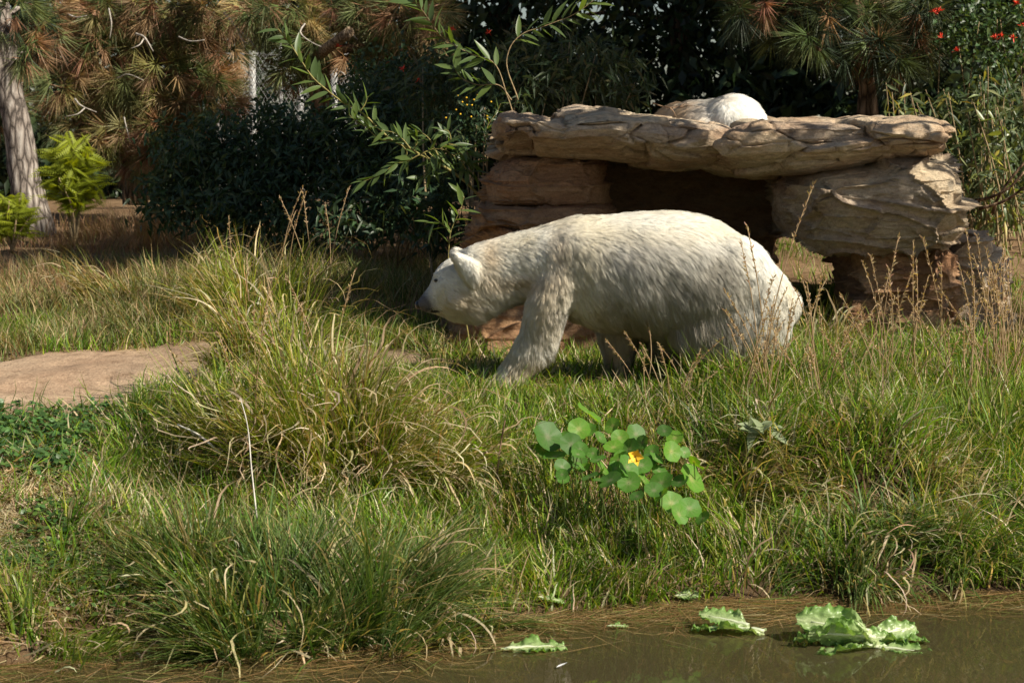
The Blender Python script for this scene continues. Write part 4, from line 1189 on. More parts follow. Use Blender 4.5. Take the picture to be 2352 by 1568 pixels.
# ---- willow shrub with the sunlit sprays
willow = shrub('willow_shrub', 'large willow shrub with long narrow leaves and sunlit sprays reaching left', on_ground(1160, 15.6),
               [B(1180, 170, 16.2, 110, .5, 90), B(1300, 160, 16.6, 130, .5, 100), B(1420, 190, 16.9, 80, .4, 60), B(1090, 230, 16.4, 90, .4, 80), B(1240, 250, 16.6, 110, .4, 50), B(1000, 190, 16.6, 70, .4, 60)], 3600,
               [(4, (0.05, 0.08, 0.035)), (3, (0.07, 0.10, 0.045)), (1, (0.13, 0.13, 0.06))], (.10, .19), (.018, .030), 18, None, 'shrub', 0.7, 'twig', 0.012)

def leaf_mesh(name, mat, ln=1.0, wd=0.17, seg=6, bendz=-0.12, fold=0.25, col=(1, 1, 1)):
    """one lance shaped leaf along +X, length 1"""
    t = np.linspace(0, 1, seg + 1)
    w = wd * 0.5 * np.sin(np.pi * np.clip(0.06 + 0.94 * t, 0, 1) ** 0.85)
    w[0] = wd * 0.05; w[-1] = 0.002
    z = bendz * t ** 2
    c = np.stack([t * ln, 0 * t, z], 1)
    l = c + np.stack([0 * t, w, fold * w], 1); r = c + np.stack([0 * t, -w, fold * w], 1)
    V = np.concatenate([c, l, r]); n = seg + 1
    i = np.arange(seg)
    q = np.concatenate([np.stack([i, i + 1, n + i + 1, n + i], 1), np.stack([i + 1, i, 2 * n + i, 2 * n + i + 1], 1)])
    return mesh_np(name, V, [q], mat, np.tile(np.array(col), (len(V), 1)))

def orient(d, up, roll=0.0):
    d = Vector(d).normalized(); up = Vector(up)
    y_ = up.cross(d)
    if y_.length < 1e-4: y_ = Vector((0, 1, 0)).cross(d)
    y_.normalize(); z_ = d.cross(y_)
    m = Matrix((d, y_, z_)).transposed().to_4x4()
    return m @ Matrix.Rotation(roll, 4, 'X')

def place(name, me, parent, pos, d, up, scale, roll=0.0):
    o = bpy.data.objects.new(name, me)
    COL.objects.link(o)
    if not isinstance(scale, (tuple, list)): scale = (scale,) * 3
    m = Matrix.Translation(Vector(pos)) @ orient(d, up, roll) @ Matrix.Diagonal((*scale, 1))
    off = Vector((0, 0, 0)); q = parent
    while q is not None:
        off += q.location; q = q.parent
    o.parent = parent
    o.matrix_local = Matrix.Translation(-off) @ m
    return o

WL = [leaf_mesh('willow_leaf', M['willow'], 1, w_, 6, b_, f_) for w_, b_, f_ in ((.24, -.10, .3), (.27, .06, .35), (.21, -.2, .25))]

def spray(parent, px, y, r0, step=13, ln=(38, 60), name='branch', mat='greentwig', both=True, skip=0.0, dy=0.0, spread=0.75):
    pts = [P(u, v, y + dy * k / max(1, len(px) - 1)) for k, (u, v) in enumerate(px)]
    n = max(12, int(sum(np.hypot(px[k + 1][0] - px[k][0], px[k + 1][1] - px[k][1]) for k in range(len(px) - 1)) / 4))
    path = spline(pts, n)
    V, F = tube(path, np.linspace(r0, r0 * 0.3, n), 6)
    b = Soup().add(V, F).obj(name, M[mat], parent)
    acc, side = 0.0, 1
    for k in range(1, n):
        acc += np.linalg.norm(path[k] - path[k - 1]) / PX(y)
        if acc < step or k / n < skip: continue
        acc = rng.uniform(-0.3, 0.3) * step
        t = unit(path[k] - path[k - 1])
        perp = unit(np.array((-t[2], 0, t[0])))
        side = -side
        dd = unit(t * rng.uniform(0.5, 1.0) + perp * side * rng.uniform(0.35, 1.0) * spread + np.array((0, rng.uniform(-0.7, 0.5), -0.15)))
        L = rng.uniform(*ln) * PX(y)
        place('leaf', random.choice(WL), b, path[k], dd, (rng.normal(0, .5), -0.4, 1), (L, L * rng.uniform(0.8, 1.25), L), rng.uniform(-0.7, 0.7))
    return b
spray(willow, [(1120, 470), (1060, 410), (1000, 372), (964, 355), (943, 342), (899, 321), (865, 290), (827, 256), (786, 234), (752, 208), (721, 181), (690, 137), (660, 92), (638, 66)], 14.6, 0.011, 8, (40, 62), skip=0.16, spread=0.8)
for k, b in enumerate([[(964, 355), (998, 342), (1022, 345), (1059, 369), (1094, 376)], [(964, 355), (930, 372), (909, 376), (882, 396), (827, 420)], [(943, 342), (925, 320), (905, 305), (880, 300)], [(998, 342), (985, 318), (970, 306), (955, 300)],
                       [(1022, 345), (1035, 325), (1028, 300), (1012, 300)], [(1000, 345), (1012, 365), (1030, 380), (1048, 392)], [(975, 352), (990, 375), (985, 395), (960, 410)], [(899, 321), (880, 322), (862, 312), (845, 296)], [(827, 256), (838, 240), (845, 222)], [(865, 290), (845, 292), (822, 282), (800, 262)], [(1060, 370), (1075, 392), (1092, 398)], [(1010, 343), (1030, 332), (1052, 336), (1072, 348)], [(950, 345), (958, 322), (948, 308)], [(985, 350), (1005, 376), (1000, 392)], [(1040, 356), (1062, 352), (1085, 362)], [(920, 330), (935, 352), (930, 366)]]):
    spray(willow, b, 14.5 - 0.05 * (k % 3), 0.005, 5.5, (30, 50), 'twig', skip=0.1)
spray(willow, [(1190, 300), (1165, 220), (1128, 140), (1087, 126), (1052, 109), (1015, 85), (994, 58), (970, 24), (940, -8)], 14.4, 0.005, 7.0, (42, 64), mat='twig', skip=0.36)
spray(willow, [(1175, 230), (1148, 197), (1097, 195), (1070, 185), (1052, 171), (1040, 145)], 14.4, 0.0045, 6.0, (38, 58), mat='twig', skip=0.3)
spray(willow, [(1190, 230), (1165, 130), (1175, 103), (1206, 75), (1240, 64), (1275, 51), (1309, 38), (1343, 17), (1372, -6)], 14.4, 0.005, 8.5, (42, 66), mat='twig', skip=0.4, spread=1.0)
spray(willow, [(1115, 330), (1120, 290), (1143, 255), (1150, 238)], 14.2, 0.004, 9, (20, 32), 'twig', skip=0.1)
# sprig beside the bear's head
sprig = empty('willow_sapling', tuple(hit(1075, 830)), 'young willow shoot with bright green leaves above the walking bear head', 'sapling')
spray(sprig, [(1085, 830), (1062, 700), (1030, 600), (1032, 560), (1036, 530), (1046, 506), (1059, 478), (1066, 452)], 12.75, 0.006, 9, (34, 56), 'stem', skip=0.66, spread=1.2)
spray(sprig, [(1036, 533), (1022, 520), (1005, 508), (990, 512)], 12.7, 0.003, 6, (40, 58), 'twig', skip=0.05, spread=0.8)
# twig across the sleeping bear
tw = empty('bare_twig', tuple(P(1535, 247, 13.7)), 'thin dark twig lying across the sleeping bear', 'twig')
for a in ([(1500, 238), (1535, 247), (1560, 246), (1585, 243), (1605, 246)], [(1538, 247), (1548, 258), (1552, 268)], [(1560, 246), (1570, 240), (1578, 236)]):
    V, F = tube(spline([P(u, v, 13.75) for u, v in a], 10), np.linspace(.005, .002, 10), 5); Soup().add(V, F).obj('stem', M['brownbark'], tw)

# ---- yellow green feathery shrubs at the left
def frond_mesh():
    sp = Soup()
    n = 13
    t = np.linspace(0.12, 1, n)
    pos, dirs, lns = [], [], []
    for k, a in enumerate(t):
        c = np.array((a, 0, -0.18 * a * a))
        for s_ in (1, -1):
            pos.append(c); dirs.append((0.55, s_ * 1.0, -0.25)); lns.append(0.20 * math.sin(math.pi * min(1, 0.25 + 0.72 * a)) + 0.03)
    pos, dirs, lns = np.array(pos), np.array(dirs), np.array(lns)
    sp.add(*leafcards(pos, dirs, np.tile((0.05, 0, 1.0), (len(pos), 1)), lns, lns * 0.34, np.tile((0.30, 0.36, 0.03), (len(pos), 1)), 0.15))
    V, F = tube(np.array([(a, 0, -0.18 * a * a) for a in np.linspace(0, 1, 7)]), np.linspace(.008, .003, 7), 4, False)
    sp.add(V, F, (0.2, 0.2, 0.05))
    return sp.mesh('frond', M['frond'])
FROND = frond_mesh()
def feathery(label, base, c, r, n, y, g):
    t = empty('feathery_shrub', tuple(base), label, 'shrub', g)
    for k in range(5):
        e = np.asarray(c) + np.array((rng.uniform(-.7, .7) * r[0], rng.uniform(-.5, .5) * r[1], rng.uniform(-.2, .9) * r[2]))
        V, F = tube(spline([base, (np.asarray(base) + e) / 2 + rng.normal(0, .05, 3), e], 10), np.linspace(.014, .005, 10), 6)
        Soup().add(V, F).obj('stem', M['twig'], t)
    for k in range(n):
        q = unit(rng.standard_normal(3)) * rng.random() ** 0.45
        q[1] = -abs(q[1]) * 0.8 + 0.2
        p = np.asarray(c) + q * np.asarray(r) * 0.85
        d = unit(np.array((1.2 * q[0] + 0.45 * rng.standard_normal(), -0.3 + 0.4 * rng.standard_normal(), 0.1 + 0.35 * rng.standard_normal())))
        L = rng.uniform(0.18, 0.34)
        place('frond', FROND, t, p - d * L * 0.5, d, (0.5, -0.7, 1), L, rng.uniform(-0.9, 0.9))
feathery('feathery yellow green shrub lit by the sun beside the grey trunk', on_ground(165, 19.0), P(170, 402, 19.0), (0.36, 0.3, 0.46), 170, 19, 'feathery shrubs')
feathery('feathery yellow green shrub low in front of the grey trunk', on_ground(20, 18.4), P(22, 500, 18.4), (0.30, 0.25, 0.26), 100, 18.4, 'feathery shrubs')

# ---- right hand shrub: upright stems with hanging narrow leaves
LL = [leaf_mesh('hanging_leaf', leaf_mat('hanging_leaf', 0.4, 0.36, 0.5, (1.4, 1.3, 0.4), (0.16, 0.21, 0.09), 0.45), 1, w_, 5, b_, .3) for w_, b_ in ((.20, -.15), (.24, .1), (.18, -.3))]
rs = empty('tall_shrub', on_ground(2290, 16.6), 'tall shrub of upright brown stems with narrow hanging leaves right of the shelter', 'shrub')
loose, nleaf = [], 0
for k in range(46):
    y_ = rng.uniform(16.0, 17.4)
    u0 = rng.uniform(2200, 2400); top_u = u0 + rng.uniform(-110, 60); v1 = rng.uniform(150, 330) if top_u > 2100 else rng.uniform(190, 300)
    if k < 6: top_u = 2035 + k * 14; u0 = top_u + 60; v1 = 190 + 22 * (k % 3)
    b = np.array(on_ground(u0, y_)); e = P(top_u, v1, y_)
    path = spline([b - (0, 0, .05), (b + e) / 2 + rng.normal(0, .05, 3), e], 26)
    V, F = tube(path, np.linspace(.009, .0035, 26), 6)
    st = Soup().add(V, F).obj('stem', M['twig'], rs)
    for j in range(6, 26):
        for q_ in range(2):
            if rng.random() < 0.18: continue
            d = unit(np.array((rng.normal(0, .6), rng.normal(0, .6), -0.55 + 0.4 * rng.standard_normal())))
            L = rng.uniform(.09, .17); up = (rng.normal(), rng.normal(), .5)
            if nleaf < 298 and rng.random() < 0.35 and y_ < 16.7:
                place('leaf', random.choice(LL), st, path[j], d, up, (L, L * 1.1, L), rng.uniform(-1, 1)); nleaf += 1
            else: loose.append((path[j] + rng.normal(0, .02, 3), d, up, L))
A = [np.array([l[i_] for l in loose]) for i_ in range(4)]
f = Soup().add(*leafcards(A[0], A[1], A[2], A[3], A[3] * .2, pick([(4, (0.15, 0.20, 0.09)), (2, (0.22, 0.25, 0.11)), (1, (0.40, 0.34, 0.07)), (2, (0.07, 0.11, 0.05))], len(loose)))).obj('foliage', M['leaf'], rs); f['kind'] = 'stuff'
fl = []
for k in range(2600):
    q = unit(rng.standard_normal(3)) * rng.random() ** .4
    fl.append(P(2270, 330, 17.3) + q * np.array((0.62, 0.5, 0.6)))
fl = np.array(fl); d = unit(rnd_dir(len(fl)) + np.array((0, 0, -.6)))
f = Soup().add(*leafcards(fl, d, rnd_dir(len(fl)), rng.uniform(.08, .15, len(fl)), rng.uniform(.018, .03, len(fl)), pick([(4, (0.07, 0.105, 0.05)), (2, (0.11, 0.14, 0.06))], len(fl)))).obj('inner_foliage', M['leaf'], rs); f['kind'] = 'stuff'
for pts in ([(2352, 395, 15.6), (2320, 430, 15.6), (2270, 455, 15.7), (2240, 460, 15.8)], [(2365, 420, 15.4), (2310, 460, 15.5), (2250, 480, 15.6)], [(2375, 350, 15.6), (2330, 400, 15.6), (2290, 460, 15.7), (2280, 490, 15.8)]):
    V, F = tube(spline([P(*p) for p in pts], 12), np.linspace(.009, .014, 12), 6); Soup().add(V, F).obj('stem', M['brownbark'], rs)

# ---- red flowered climber above it
rf = shrub('honeysuckle_shrub', 'round leaved climber with red flower heads above the tall shrub', on_ground(2300, 18.3), [B(2190, 70, 17.9, 40, .3, 60), B(2260, 60, 18.0, 60, .4, 60), B(2330, 60, 18.0, 60, .4, 70), B(2300, 150, 17.8, 80, .4, 50)], 1500,
           [(3, (0.06, 0.11, 0.04)), (2, (0.10, 0.15, 0.05)), (1, (0.04, 0.07, 0.03))], (.04, .08), (.03, .05), 9)
for u, v in ((2162, 85), (2158, 25), (2285, 88), (2300, 84), (2328, 88), (2335, 10), (2196, 118), (2350, 60), (2145, 28)):
    sp = Soup(); c = P(u, v, 17.45)
    n = 16; d = unit(rnd_dir(n) + np.array((0, 0, .8)))
    sp.add(*leafcards(np.repeat(c[None], n, 0), d, rnd_dir(n), rng.uniform(.03, .06, n), np.full(n, .012), np.ones((n, 3))))
    sp.obj('flower', M['red'], rf)
for u, v in ((1392/1.0, 0), ):
    pass
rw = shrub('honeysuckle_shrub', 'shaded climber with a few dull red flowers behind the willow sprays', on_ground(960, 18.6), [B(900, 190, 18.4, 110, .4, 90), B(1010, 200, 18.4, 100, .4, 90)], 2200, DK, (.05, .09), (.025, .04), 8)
for u, v in ((778, 108), (1040, 68), (1122, 76), (962, 185), (937, 222), (993, 233), (1038, 214), (925, 160), (825, 232)):
    sp = Soup(); c = P(u, v, 17.7); n = 12; d = unit(rnd_dir(n) + np.array((0, 0, .6)))
    sp.add(*leafcards(np.repeat(c[None], n, 0), d, rnd_dir(n), rng.uniform(.03, .05, n), np.full(n, .012), np.ones((n, 3))))
    sp.obj('flower', M['red'], rw)

# ---- broadleaf tree on the right bank, outside the picture: its boughs shade the front of the shelter
bt = empty('broadleaf_tree', (6.6, 11.6, gz(6.6, 11.6)), 'leafy tree on the bank past the end of the rock shelter', 'tree')
g0 = gz(6.6, 11.6)
V, F = tube(spline([(6.6, 11.6, g0 - .1), (6.5, 11.6, g0 + 1.4), (6.3, 11.55, g0 + 3.0), (6.2, 11.5, g0 + 5.0)], 24), np.linspace(.16, .05, 24), 12, wob=.04)
Soup().add(V, F).obj('trunk', M['brownbark'], bt)
sp = Soup()
for c, r, n in (((4.45, 11.0, 4.42), (.42, .3, .14), 200), ((4.85, 11.05, 3.95), (.24, .3, .26), 260), ((5.25, 11.3, 3.28), (.55, .3, .32), 460), ((3.55, 11.2, 4.5), (.42, .35, .42), 420), ((3.15, 11.6, 4.7), (.5, .5, .45), 460), ((2.65, 11.5, 4.6), (.45, .55, .42), 440), ((6.8, 11.3, 4.9), (.7, .8, .6), 600), ((6.9, 11.9, 4.6), (.7, .7, .6), 500)):
    c = np.array(c)
    V, F = tube(spline([(6.35, 11.55, c[2] - .5), (np.array((6.35, 11.55, c[2])) + c) / 2, c], 12), np.linspace(.04, .012, 12), 6)
    Soup().add(V, F).obj('limb', M['brownbark'], bt)
    q = unit(rng.standard_normal((n, 3))) * (rng.random((n, 1)) ** .5)
    sp.add(*leafcards(c + q * np.array(r), rnd_dir(n), rnd_dir(n), rng.uniform(.10, .18, n), rng.uniform(.05, .08, n), pick(DK, n)))
sp.obj('crown', M['leaf'], bt)
# ================================================================== grass, sedge, small plants
GR = [(4, (0.10, 0.20, 0.014)), (3, (0.18, 0.29, 0.022)), (2, (0.27, 0.34, 0.04)), (1, (0.055, 0.12, 0.02))]
GRM = [(4, (0.12, 0.20, 0.035)), (3, (0.21, 0.26, 0.055)), (4, (0.50, 0.38, 0.18)), (2, (0.38, 0.31, 0.11)), (1, (0.27, 0.17, 0.08))]
DRY = [(4, (0.54, 0.45, 0.27)), (3, (0.44, 0.35, 0.20)), (2, (0.63, 0.56, 0.38)), (1, (0.28, 0.20, 0.12))]
SEDGE = [(4, (0.055, 0.13, 0.028)), (3, (0.09, 0.18, 0.03)), (2, (0.14, 0.22, 0.08)), (1, (0.34, 0.31, 0.11)), (.8, (0.52, 0.40, 0.20))]
SEDGEY = [(5, (0.12, 0.20, 0.014)), (4, (0.21, 0.29, 0.02)), (2, (0.34, 0.36, 0.035)), (1.2, (0.52, 0.41, 0.20)), (.6, (0.42, 0.25, 0.09))]

def in_view(x, y, pad=0.4):
    return np.abs(x) < y * 1176 / FPX + pad

def scatter(n, x0, x1, y0, y1, dens_fn):
    """random ground points with the given density (0..1)"""
    out = []
    got = 0
    for _ in range(40):
        m = 40000
        x = rng.uniform(x0, x1, m); y = rng.uniform(y0, y1, m)
        k = (rng.random(m) < dens_fn(x, y)) & in_view(x, y)
        out.append(np.stack([x[k], y[k]], 1)); got += k.sum()
        if got >= n: break
    p = np.concatenate(out)[:n]
    return np.column_stack([p, ground(p[:, 0], p[:, 1])])

def patch(name, label, root, hf, pal, w=(0.004, 0.008), lean=(0.1, 0.5), bend=(0.2, 1.3), seg=4, curl=None, az=None, tip=None, kind='stuff', mat='grass', cat='grass', parent=None, mix=None):
    n = len(root)
    h = hf(root[:, 0], root[:, 1]) * rng.uniform(0.55, 1.25, n)
    p3 = np.column_stack([root[:, :2], np.zeros(n)])
    a = 5.0 * fbm(p3 * 3.1, 2, 140) + rng.normal(0, 1.1, n) if az is None else az
    dr = fbm(p3 * 2.4, 3, 150)
    col = pick(pal, n) * (1 + 0.25 * dr)[:, None]
    if mix is not None:
        k = rng.random(n) < np.maximum(.24, .72 * smooth(0.5 + 0.9 * (0.8 * fbm(p3 * 2.6, 3, 155) + mix[1])))
        col = np.where(k[:, None], pick(mix[0], n, .3), col)
    V, F, C = blades(root - np.array((0, 0, 0.01)), h, a, rng.uniform(*lean, n), rng.uniform(*bend, n), rng.uniform(*w, n), col, seg,
                     None if curl is None else np.abs(rng.normal(0, curl, n)), None if tip is None else col * (1 - tip) + tip * np.array((0.42, 0.32, 0.14)))
    o = link(name, mesh_np(name, V, F, M[mat], C), parent)
    if parent is None: tag(o, label, cat, None, kind)
    return o

def clumpy(x, y, sc=2.5, seed=40, bias=0.5):
    return smooth(bias + 0.9 * fbm(np.stack([x, y, 0 * x], 1) * sc, 3, seed))

def bank(x, y):
    s = y - shore(x)
    cut = smooth((x - .95) / .2) * (1 - smooth((x - 1.9) / .2)) * smooth((s - .22) / .1) * smooth((.72 - s) / .1)
    return smooth((s + 0.02) / 0.12) * (1 - inside_bare(x, y)) * (1 - .93 * cut) * (1 - .95 * np.exp(-(((x + 1.66) / .27) ** 2 + ((y - 8.52) / .2) ** 2))) * (1 - .9 * np.exp(-(((x - .56) / .34) ** 2 + ((y - 9.75) / .42) ** 2)))

# straw litter lying everywhere under the grass
r = scatter(15000, -3.4, 3.6, 7.4, 13.4, lambda x, y: bank(x, y) * (0.25 + 0.75 * clumpy(x, y, 1.6, 61)))
patch('straw_litter', 'flattened straw coloured litter of dead grass on the bank', r + (0, 0, .01), lambda x, y: 0.16 + 0 * x, DRY, (.004, .009), (1.0, 1.6), (-.2, .5), 3, 0.12)
r = scatter(5000, -2.4, -1.1, 7.6, 9.6, lambda x, y: smooth((y - shore(x) + .02) / .1) * (.3 + .7 * clumpy(x, y, 1.8, 62)))
patch('straw_thatch', 'thick pale straw thatch at the pond corner beside the dark sedge', r + (0, 0, .01), lambda x, y: .2 + 0 * x, DRY, (.005, .011), (1.0, 1.6), (-.2, .6), 4, .14)
# living sward on the bank
def d_bank(x, y):
    return bank(x, y) * (0.30 + 0.70 * clumpy(x, y, 2.2, 63, 0.55)) * (1 - 0.75 * smooth((-1.35 - x) / 0.4) * smooth((y - 8.35) / 0.3))
def h_bank(x, y):
    right = smooth((x - 0.85) / 0.5)
    nearbear = np.exp(-(((x - 0.02) / 0.42) ** 2 + ((y - 10.9) / 0.75) ** 2))
    h = (0.17 + 0.13 * right) * (1 - 0.5 * nearbear) * (0.75 + 0.5 * clumpy(x, y, 1.5, 66))
    return h
r = scatter(44000, -3.4, 3.6, 7.6, 12.9, d_bank)
patch('bank_grass', 'mixed green and straw coloured grass covering the bank below the bears', r, h_bank, GR, (.005, .010), (.05, .75), (.2, 1.7), 4, 0.06, mix=(DRY, -0.6))
r = scatter(15000, 0.6, 3.6, 8.7, 12.6, lambda x, y: bank(x, y) * smooth((x - .75) / .4) * (.2 + .8 * clumpy(x, y, 1.8, 71, .5)))
patch('long_grass', 'long bright green grass on the bank below the rock shelter', r, lambda x, y: .36 - .05 * (y < 9.3), GR, (.006, .011), (.02, .6), (.2, 1.9), 5, .04, mix=(DRY, -.5))
r = scatter(18000, -2.0, 1.0, 8.3, 10.9, lambda x, y: bank(x, y) * (.35 + .65 * clumpy(x, y, 1.8, 73, .5)))
patch('meadow_grass', 'green grass between the sedge tussocks and the nasturtium', r, lambda x, y: .22 + 0 * x, GR, (.006, .010), (.02, .6), (.2, 1.6), 4, .04, mix=(DRY, -.55))
# beyond the bare earth
r = scatter(15000, -4.2, 0.0, 12.6, 17.6, lambda x, y: (1 - inside_bare(x, y)) * (.15 + .85 * clumpy(x, y, 1.4, 77, .5)) * smooth((-.1 - x) / .6))
patch('mound_grass', 'pale feathery grass on the low mound behind the bare earth', r, lambda x, y: (.22 + .26 * np.exp(-(((x + 1.75) / .9) ** 2 + ((y - 14.6) / 1.0) ** 2))), [(3, (.12, .17, .045)), (3, (.20, .22, .07)), (4, (.42, .34, .18)), (1, (.3, .2, .1))], (.005, .009), (.05, .5), (.3, 1.5), 4, .05)
r = scatter(7000, -4.0, -0.5, 12.7, 14.2, lambda x, y: (1 - inside_bare(x, y)) * clumpy(x, y, 2.0, 79, .45))
patch('edge_grass', 'fresh green grass fringing the far edge of the bare earth', r, lambda x, y: .17 + 0 * x, GR, (.005, .009), (.05, .6), (.2, 1.2), 4)
r = scatter(9000, 0.3, 4.6, 12.4, 19.5, lambda x, y: (.1 + .9 * clumpy(x, y, 1.6, 83, .5)))
patch('slope_grass', 'bright green grass on the slope behind and beneath the rock shelter', r, lambda x, y: .18 + 0 * x, [(4, (.14, .24, .03)), (3, (.20, .28, .04)), (1, (.38, .3, .14))], (.005, .009), (.05, .6), (.2, 1.2), 4)
r = scatter(9000, -5.5, 0.5, 15.5, 22, lambda x, y: (.3 + .7 * clumpy(x, y, 1.2, 85, .5)))
patch('dry_undergrowth', 'reddish brown dry undergrowth at the foot of the pines', r, lambda x, y: .22 + 0 * x, [(3, (.30, .17, .10)), (3, (.36, .24, .13)), (1, (.2, .2, .07))], (.004, .007), (.05, .7), (.1, .9), 3, .06)

# ---- tussocks: each a plant of its own
def tussock(label, base, n, rad, h, pal, lean=(0.05, 0.75), bend=(0.1, 0.9), w=(.006, .0105), dirx=0.0, curl=0.015, dry=0.12, group='sedge tussocks on the bank', seg=5, name='sedge_tussock'):
    base = np.asarray(base, float)
    t = empty(name, tuple(base), label, 'tussock', group)
    nb = max(8, n // 45)
    sa = rng.uniform(0, 2 * np.pi, nb); sr = rad * np.sqrt(rng.random(nb)); sh = rng.uniform(.5, 1.12, nb)
    sl = np.stack([np.cos(sa), np.sin(sa)], 1) * (lean[0] + (lean[1] - lean[0]) * (sr / rad))[:, None] + rng.normal(0, .28, (nb, 2))
    j = rng.integers(0, nb, n)
    a = sa[j]; rr = sr[j]; f = rr / rad
    x = base[0] + rr * np.cos(a) + rng.normal(0, .035, n); y = base[1] + .8 * rr * np.sin(a) + rng.normal(0, .035, n)
    root = np.column_stack([x, y, ground(x, y) - .01])
    vx, vy = sl[j, 0] + rng.normal(0, .17, n) + dirx * .5, sl[j, 1] + rng.normal(0, .17, n)
    az = np.arctan2(vy, vx); le = np.hypot(vx, vy)
    hh = rng.uniform(*h, n) * (1 - .2 * f) * sh[j]
    col = pick(pal, n)
    V, F, C = blades(root, hh, az, le, rng.uniform(*bend, n), rng.uniform(*w, n), col, seg, np.abs(rng.normal(0, curl, n)), col * .8 + .2 * np.array((.42, .34, .12)))
    o = link('blades', mesh_np('blades', V, F, M['grass'], C), t); o['kind'] = 'stuff'
    m = int(n * dry)
    if m:
        k = rng.integers(0, n, m)
        up = rng.random(m) * .75 * (rng.random(m) < .7)            # withered leaves hang from part way up the stems
        dr_ = np.column_stack([np.sin(le[k]) * np.cos(az[k]), np.sin(le[k]) * np.sin(az[k]), np.cos(le[k])])
        V, F, C = blades(root[k] + dr_ * (up * hh[k])[:, None], hh[k] * rng.uniform(.6, 1.1, m) * (1 - .6 * up), az[k] + rng.normal(0, .4, m), le[k] * 1.2 + .15, rng.uniform(.6, 2.6, m), rng.uniform(.008, .015, m), pick(DRY, m), 9, np.abs(rng.normal(0, .13, m)))
        o = link('dead_blades', mesh_np('dead_blades', V, F, M['grass'], C), t); o['kind'] = 'stuff'
    return t
G1 = 'tall yellow green sedge left of the walking bear'
tussock('tallest yellow green sedge tussock with curling dead leaves before the bear', hit(735, 1085), 1700, .34, (.55, .98), SEDGEY, (.05, .6), dry=.55, group=G1, curl=.02)
tussock('yellow green sedge tussock leaning over the bare earth with long arching stems', hit(560, 1060), 800, .25, (.5, .95), SEDGEY, (.1, .8), dirx=-.5, dry=.55, group=G1)
tussock('yellow green sedge tussock between the tallest one and the nasturtium', hit(905, 1075), 1300, .32, (.4, .75), SEDGEY, (.05, .6), dirx=.25, dry=.45, group=G1)
tussock('feathery sedge tussock on the bare earth behind the tallest one', hit(640, 860), 900, .30, (.45, .85), SEDGEY, (.05, .6), dry=.55, group=G1)
tussock('loose sedge tussock on the mound under the dark shrubs', hit(600, 720), 700, .4, (.4, .85), SEDGEY, (.05, .6), dry=.3, group=G1)
tussock('pale sedge tussock on the mound near the feathery shrubs', hit(330, 700), 700, .45, (.35, .7), GRM, (.05, .7), dirx=-.3, dry=.4, group=G1)
G2 = 'dark green sedge at the water edge'
tussock('largest dark green sedge tussock standing in the shallow water edge', hit(640, 1420), 2000, .36, (.40, .72), SEDGE, (.1, .95), dry=.10, group=G2)
tussock('dark green sedge tussock sweeping towards the nasturtium', hit(860, 1440), 1700, .32, (.40, .75), SEDGE, (.2, 1.0), dirx=.45, dry=.08, group=G2)
tussock('dark green sedge tussock beside the dark muddy hollow', hit(440, 1330), 1100, .28, (.35, .62), SEDGE, (.1, .9), dirx=-.3, dry=.10, group=G2)
tussock('low dark green sedge tussock overhanging the floating straw', hit(1030, 1420), 900, .25, (.25, .5), SEDGE, (.1, 1.0), dry=.2, group=G2)
G3 = 'drooping sedge below the rock shelter'
tussock('drooping dark sedge tussock over the shaded hollow above the large lettuce', hit(1960, 1270), 900, .26, (.35, .6), SEDGE, (.1, 1.0), (.9, 2.1), dry=.1, group=G3)
tussock('drooping green sedge tussock at the pond corner', hit(2190, 1250), 1100, .32, (.35, .65), SEDGE, (.1, .9), (.6, 1.8), dry=.15, group=G3)
tussock('upright green sedge tussock above the drooping ones', hit(2230, 1080), 900, .30, (.4, .7), GR, (.05, .6), dry=.2, group=G3)
for lab_, u_, v_ in (('drooping sedge at the brink of the undercut bank by the nasturtium', 1690, 1150), ('drooping sedge at the brink of the undercut bank in its middle', 1790, 1120), ('drooping sedge at the brink of the undercut bank below the pillar', 1940, 1110), ('drooping sedge at the brink of the undercut bank at its end', 2080, 1120)):
    tussock(lab_, hit(u_, v_), 500, .22, (.3, .5), GRM, (.1, .8), (.6, 2.0), dry=.3, group=G3)
tussock('short sedge tussock between the nasturtium and the drooping ones', hit(1700, 1210), 700, .25, (.2, .4), GR, (.05, .8), dry=.2, group=G3)
tussock('fresh green grass tuft at the pond corner below the straw litter', hit(70, 1480), 900, .34, (.15, .34), GR, (.05, .9), dry=.2, group=None, name='grass_tuft')
tussock('yellow dry sedge tuft behind the walking bear', hit(1880, 850), 500, .25, (.35, .6), GRM, (.05, .6), dry=.5, group=None, name='grass_tuft')

tussock('bright green grass tuft seen through the gap under the boulder', (2.32, 14.5, gz(2.32, 14.5)), 900, .42, (.16, .34), [(4, (.16, .28, .03)), (3, (.24, .34, .04))], (.05, .8), dry=.06, group=None, name='grass_tuft')
tussock('bright green grass tuft at the foot of the boulder behind the bear rump', (2.05, 13.6, gz(2.05, 13.6)), 700, .32, (.16, .34), [(4, (.16, .28, .03)), (3, (.24, .34, .04))], (.05, .8), dry=.1, group=None, name='grass_tuft')
# ---- dry brush at the left
for lab, u, v, n, hgt in (('reddish dry brush beside the feathery shrub', 300, 545, 900, (.35, .62)), ('reddish dry brush below the dark shrubs', 370, 560, 700, (.3, .55)), ('low reddish dry brush on the earth slope', 210, 575, 500, (.2, .4))):
    tussock(lab, hit(u, v), n, .45, hgt, [(3, (.32, .17, .11)), (3, (.38, .25, .14)), (1, (.22, .15, .08))], (.05, .7), (.0, .5), (.003, .006), curl=.05, dry=0, group='dry brush', name='dry_brush')

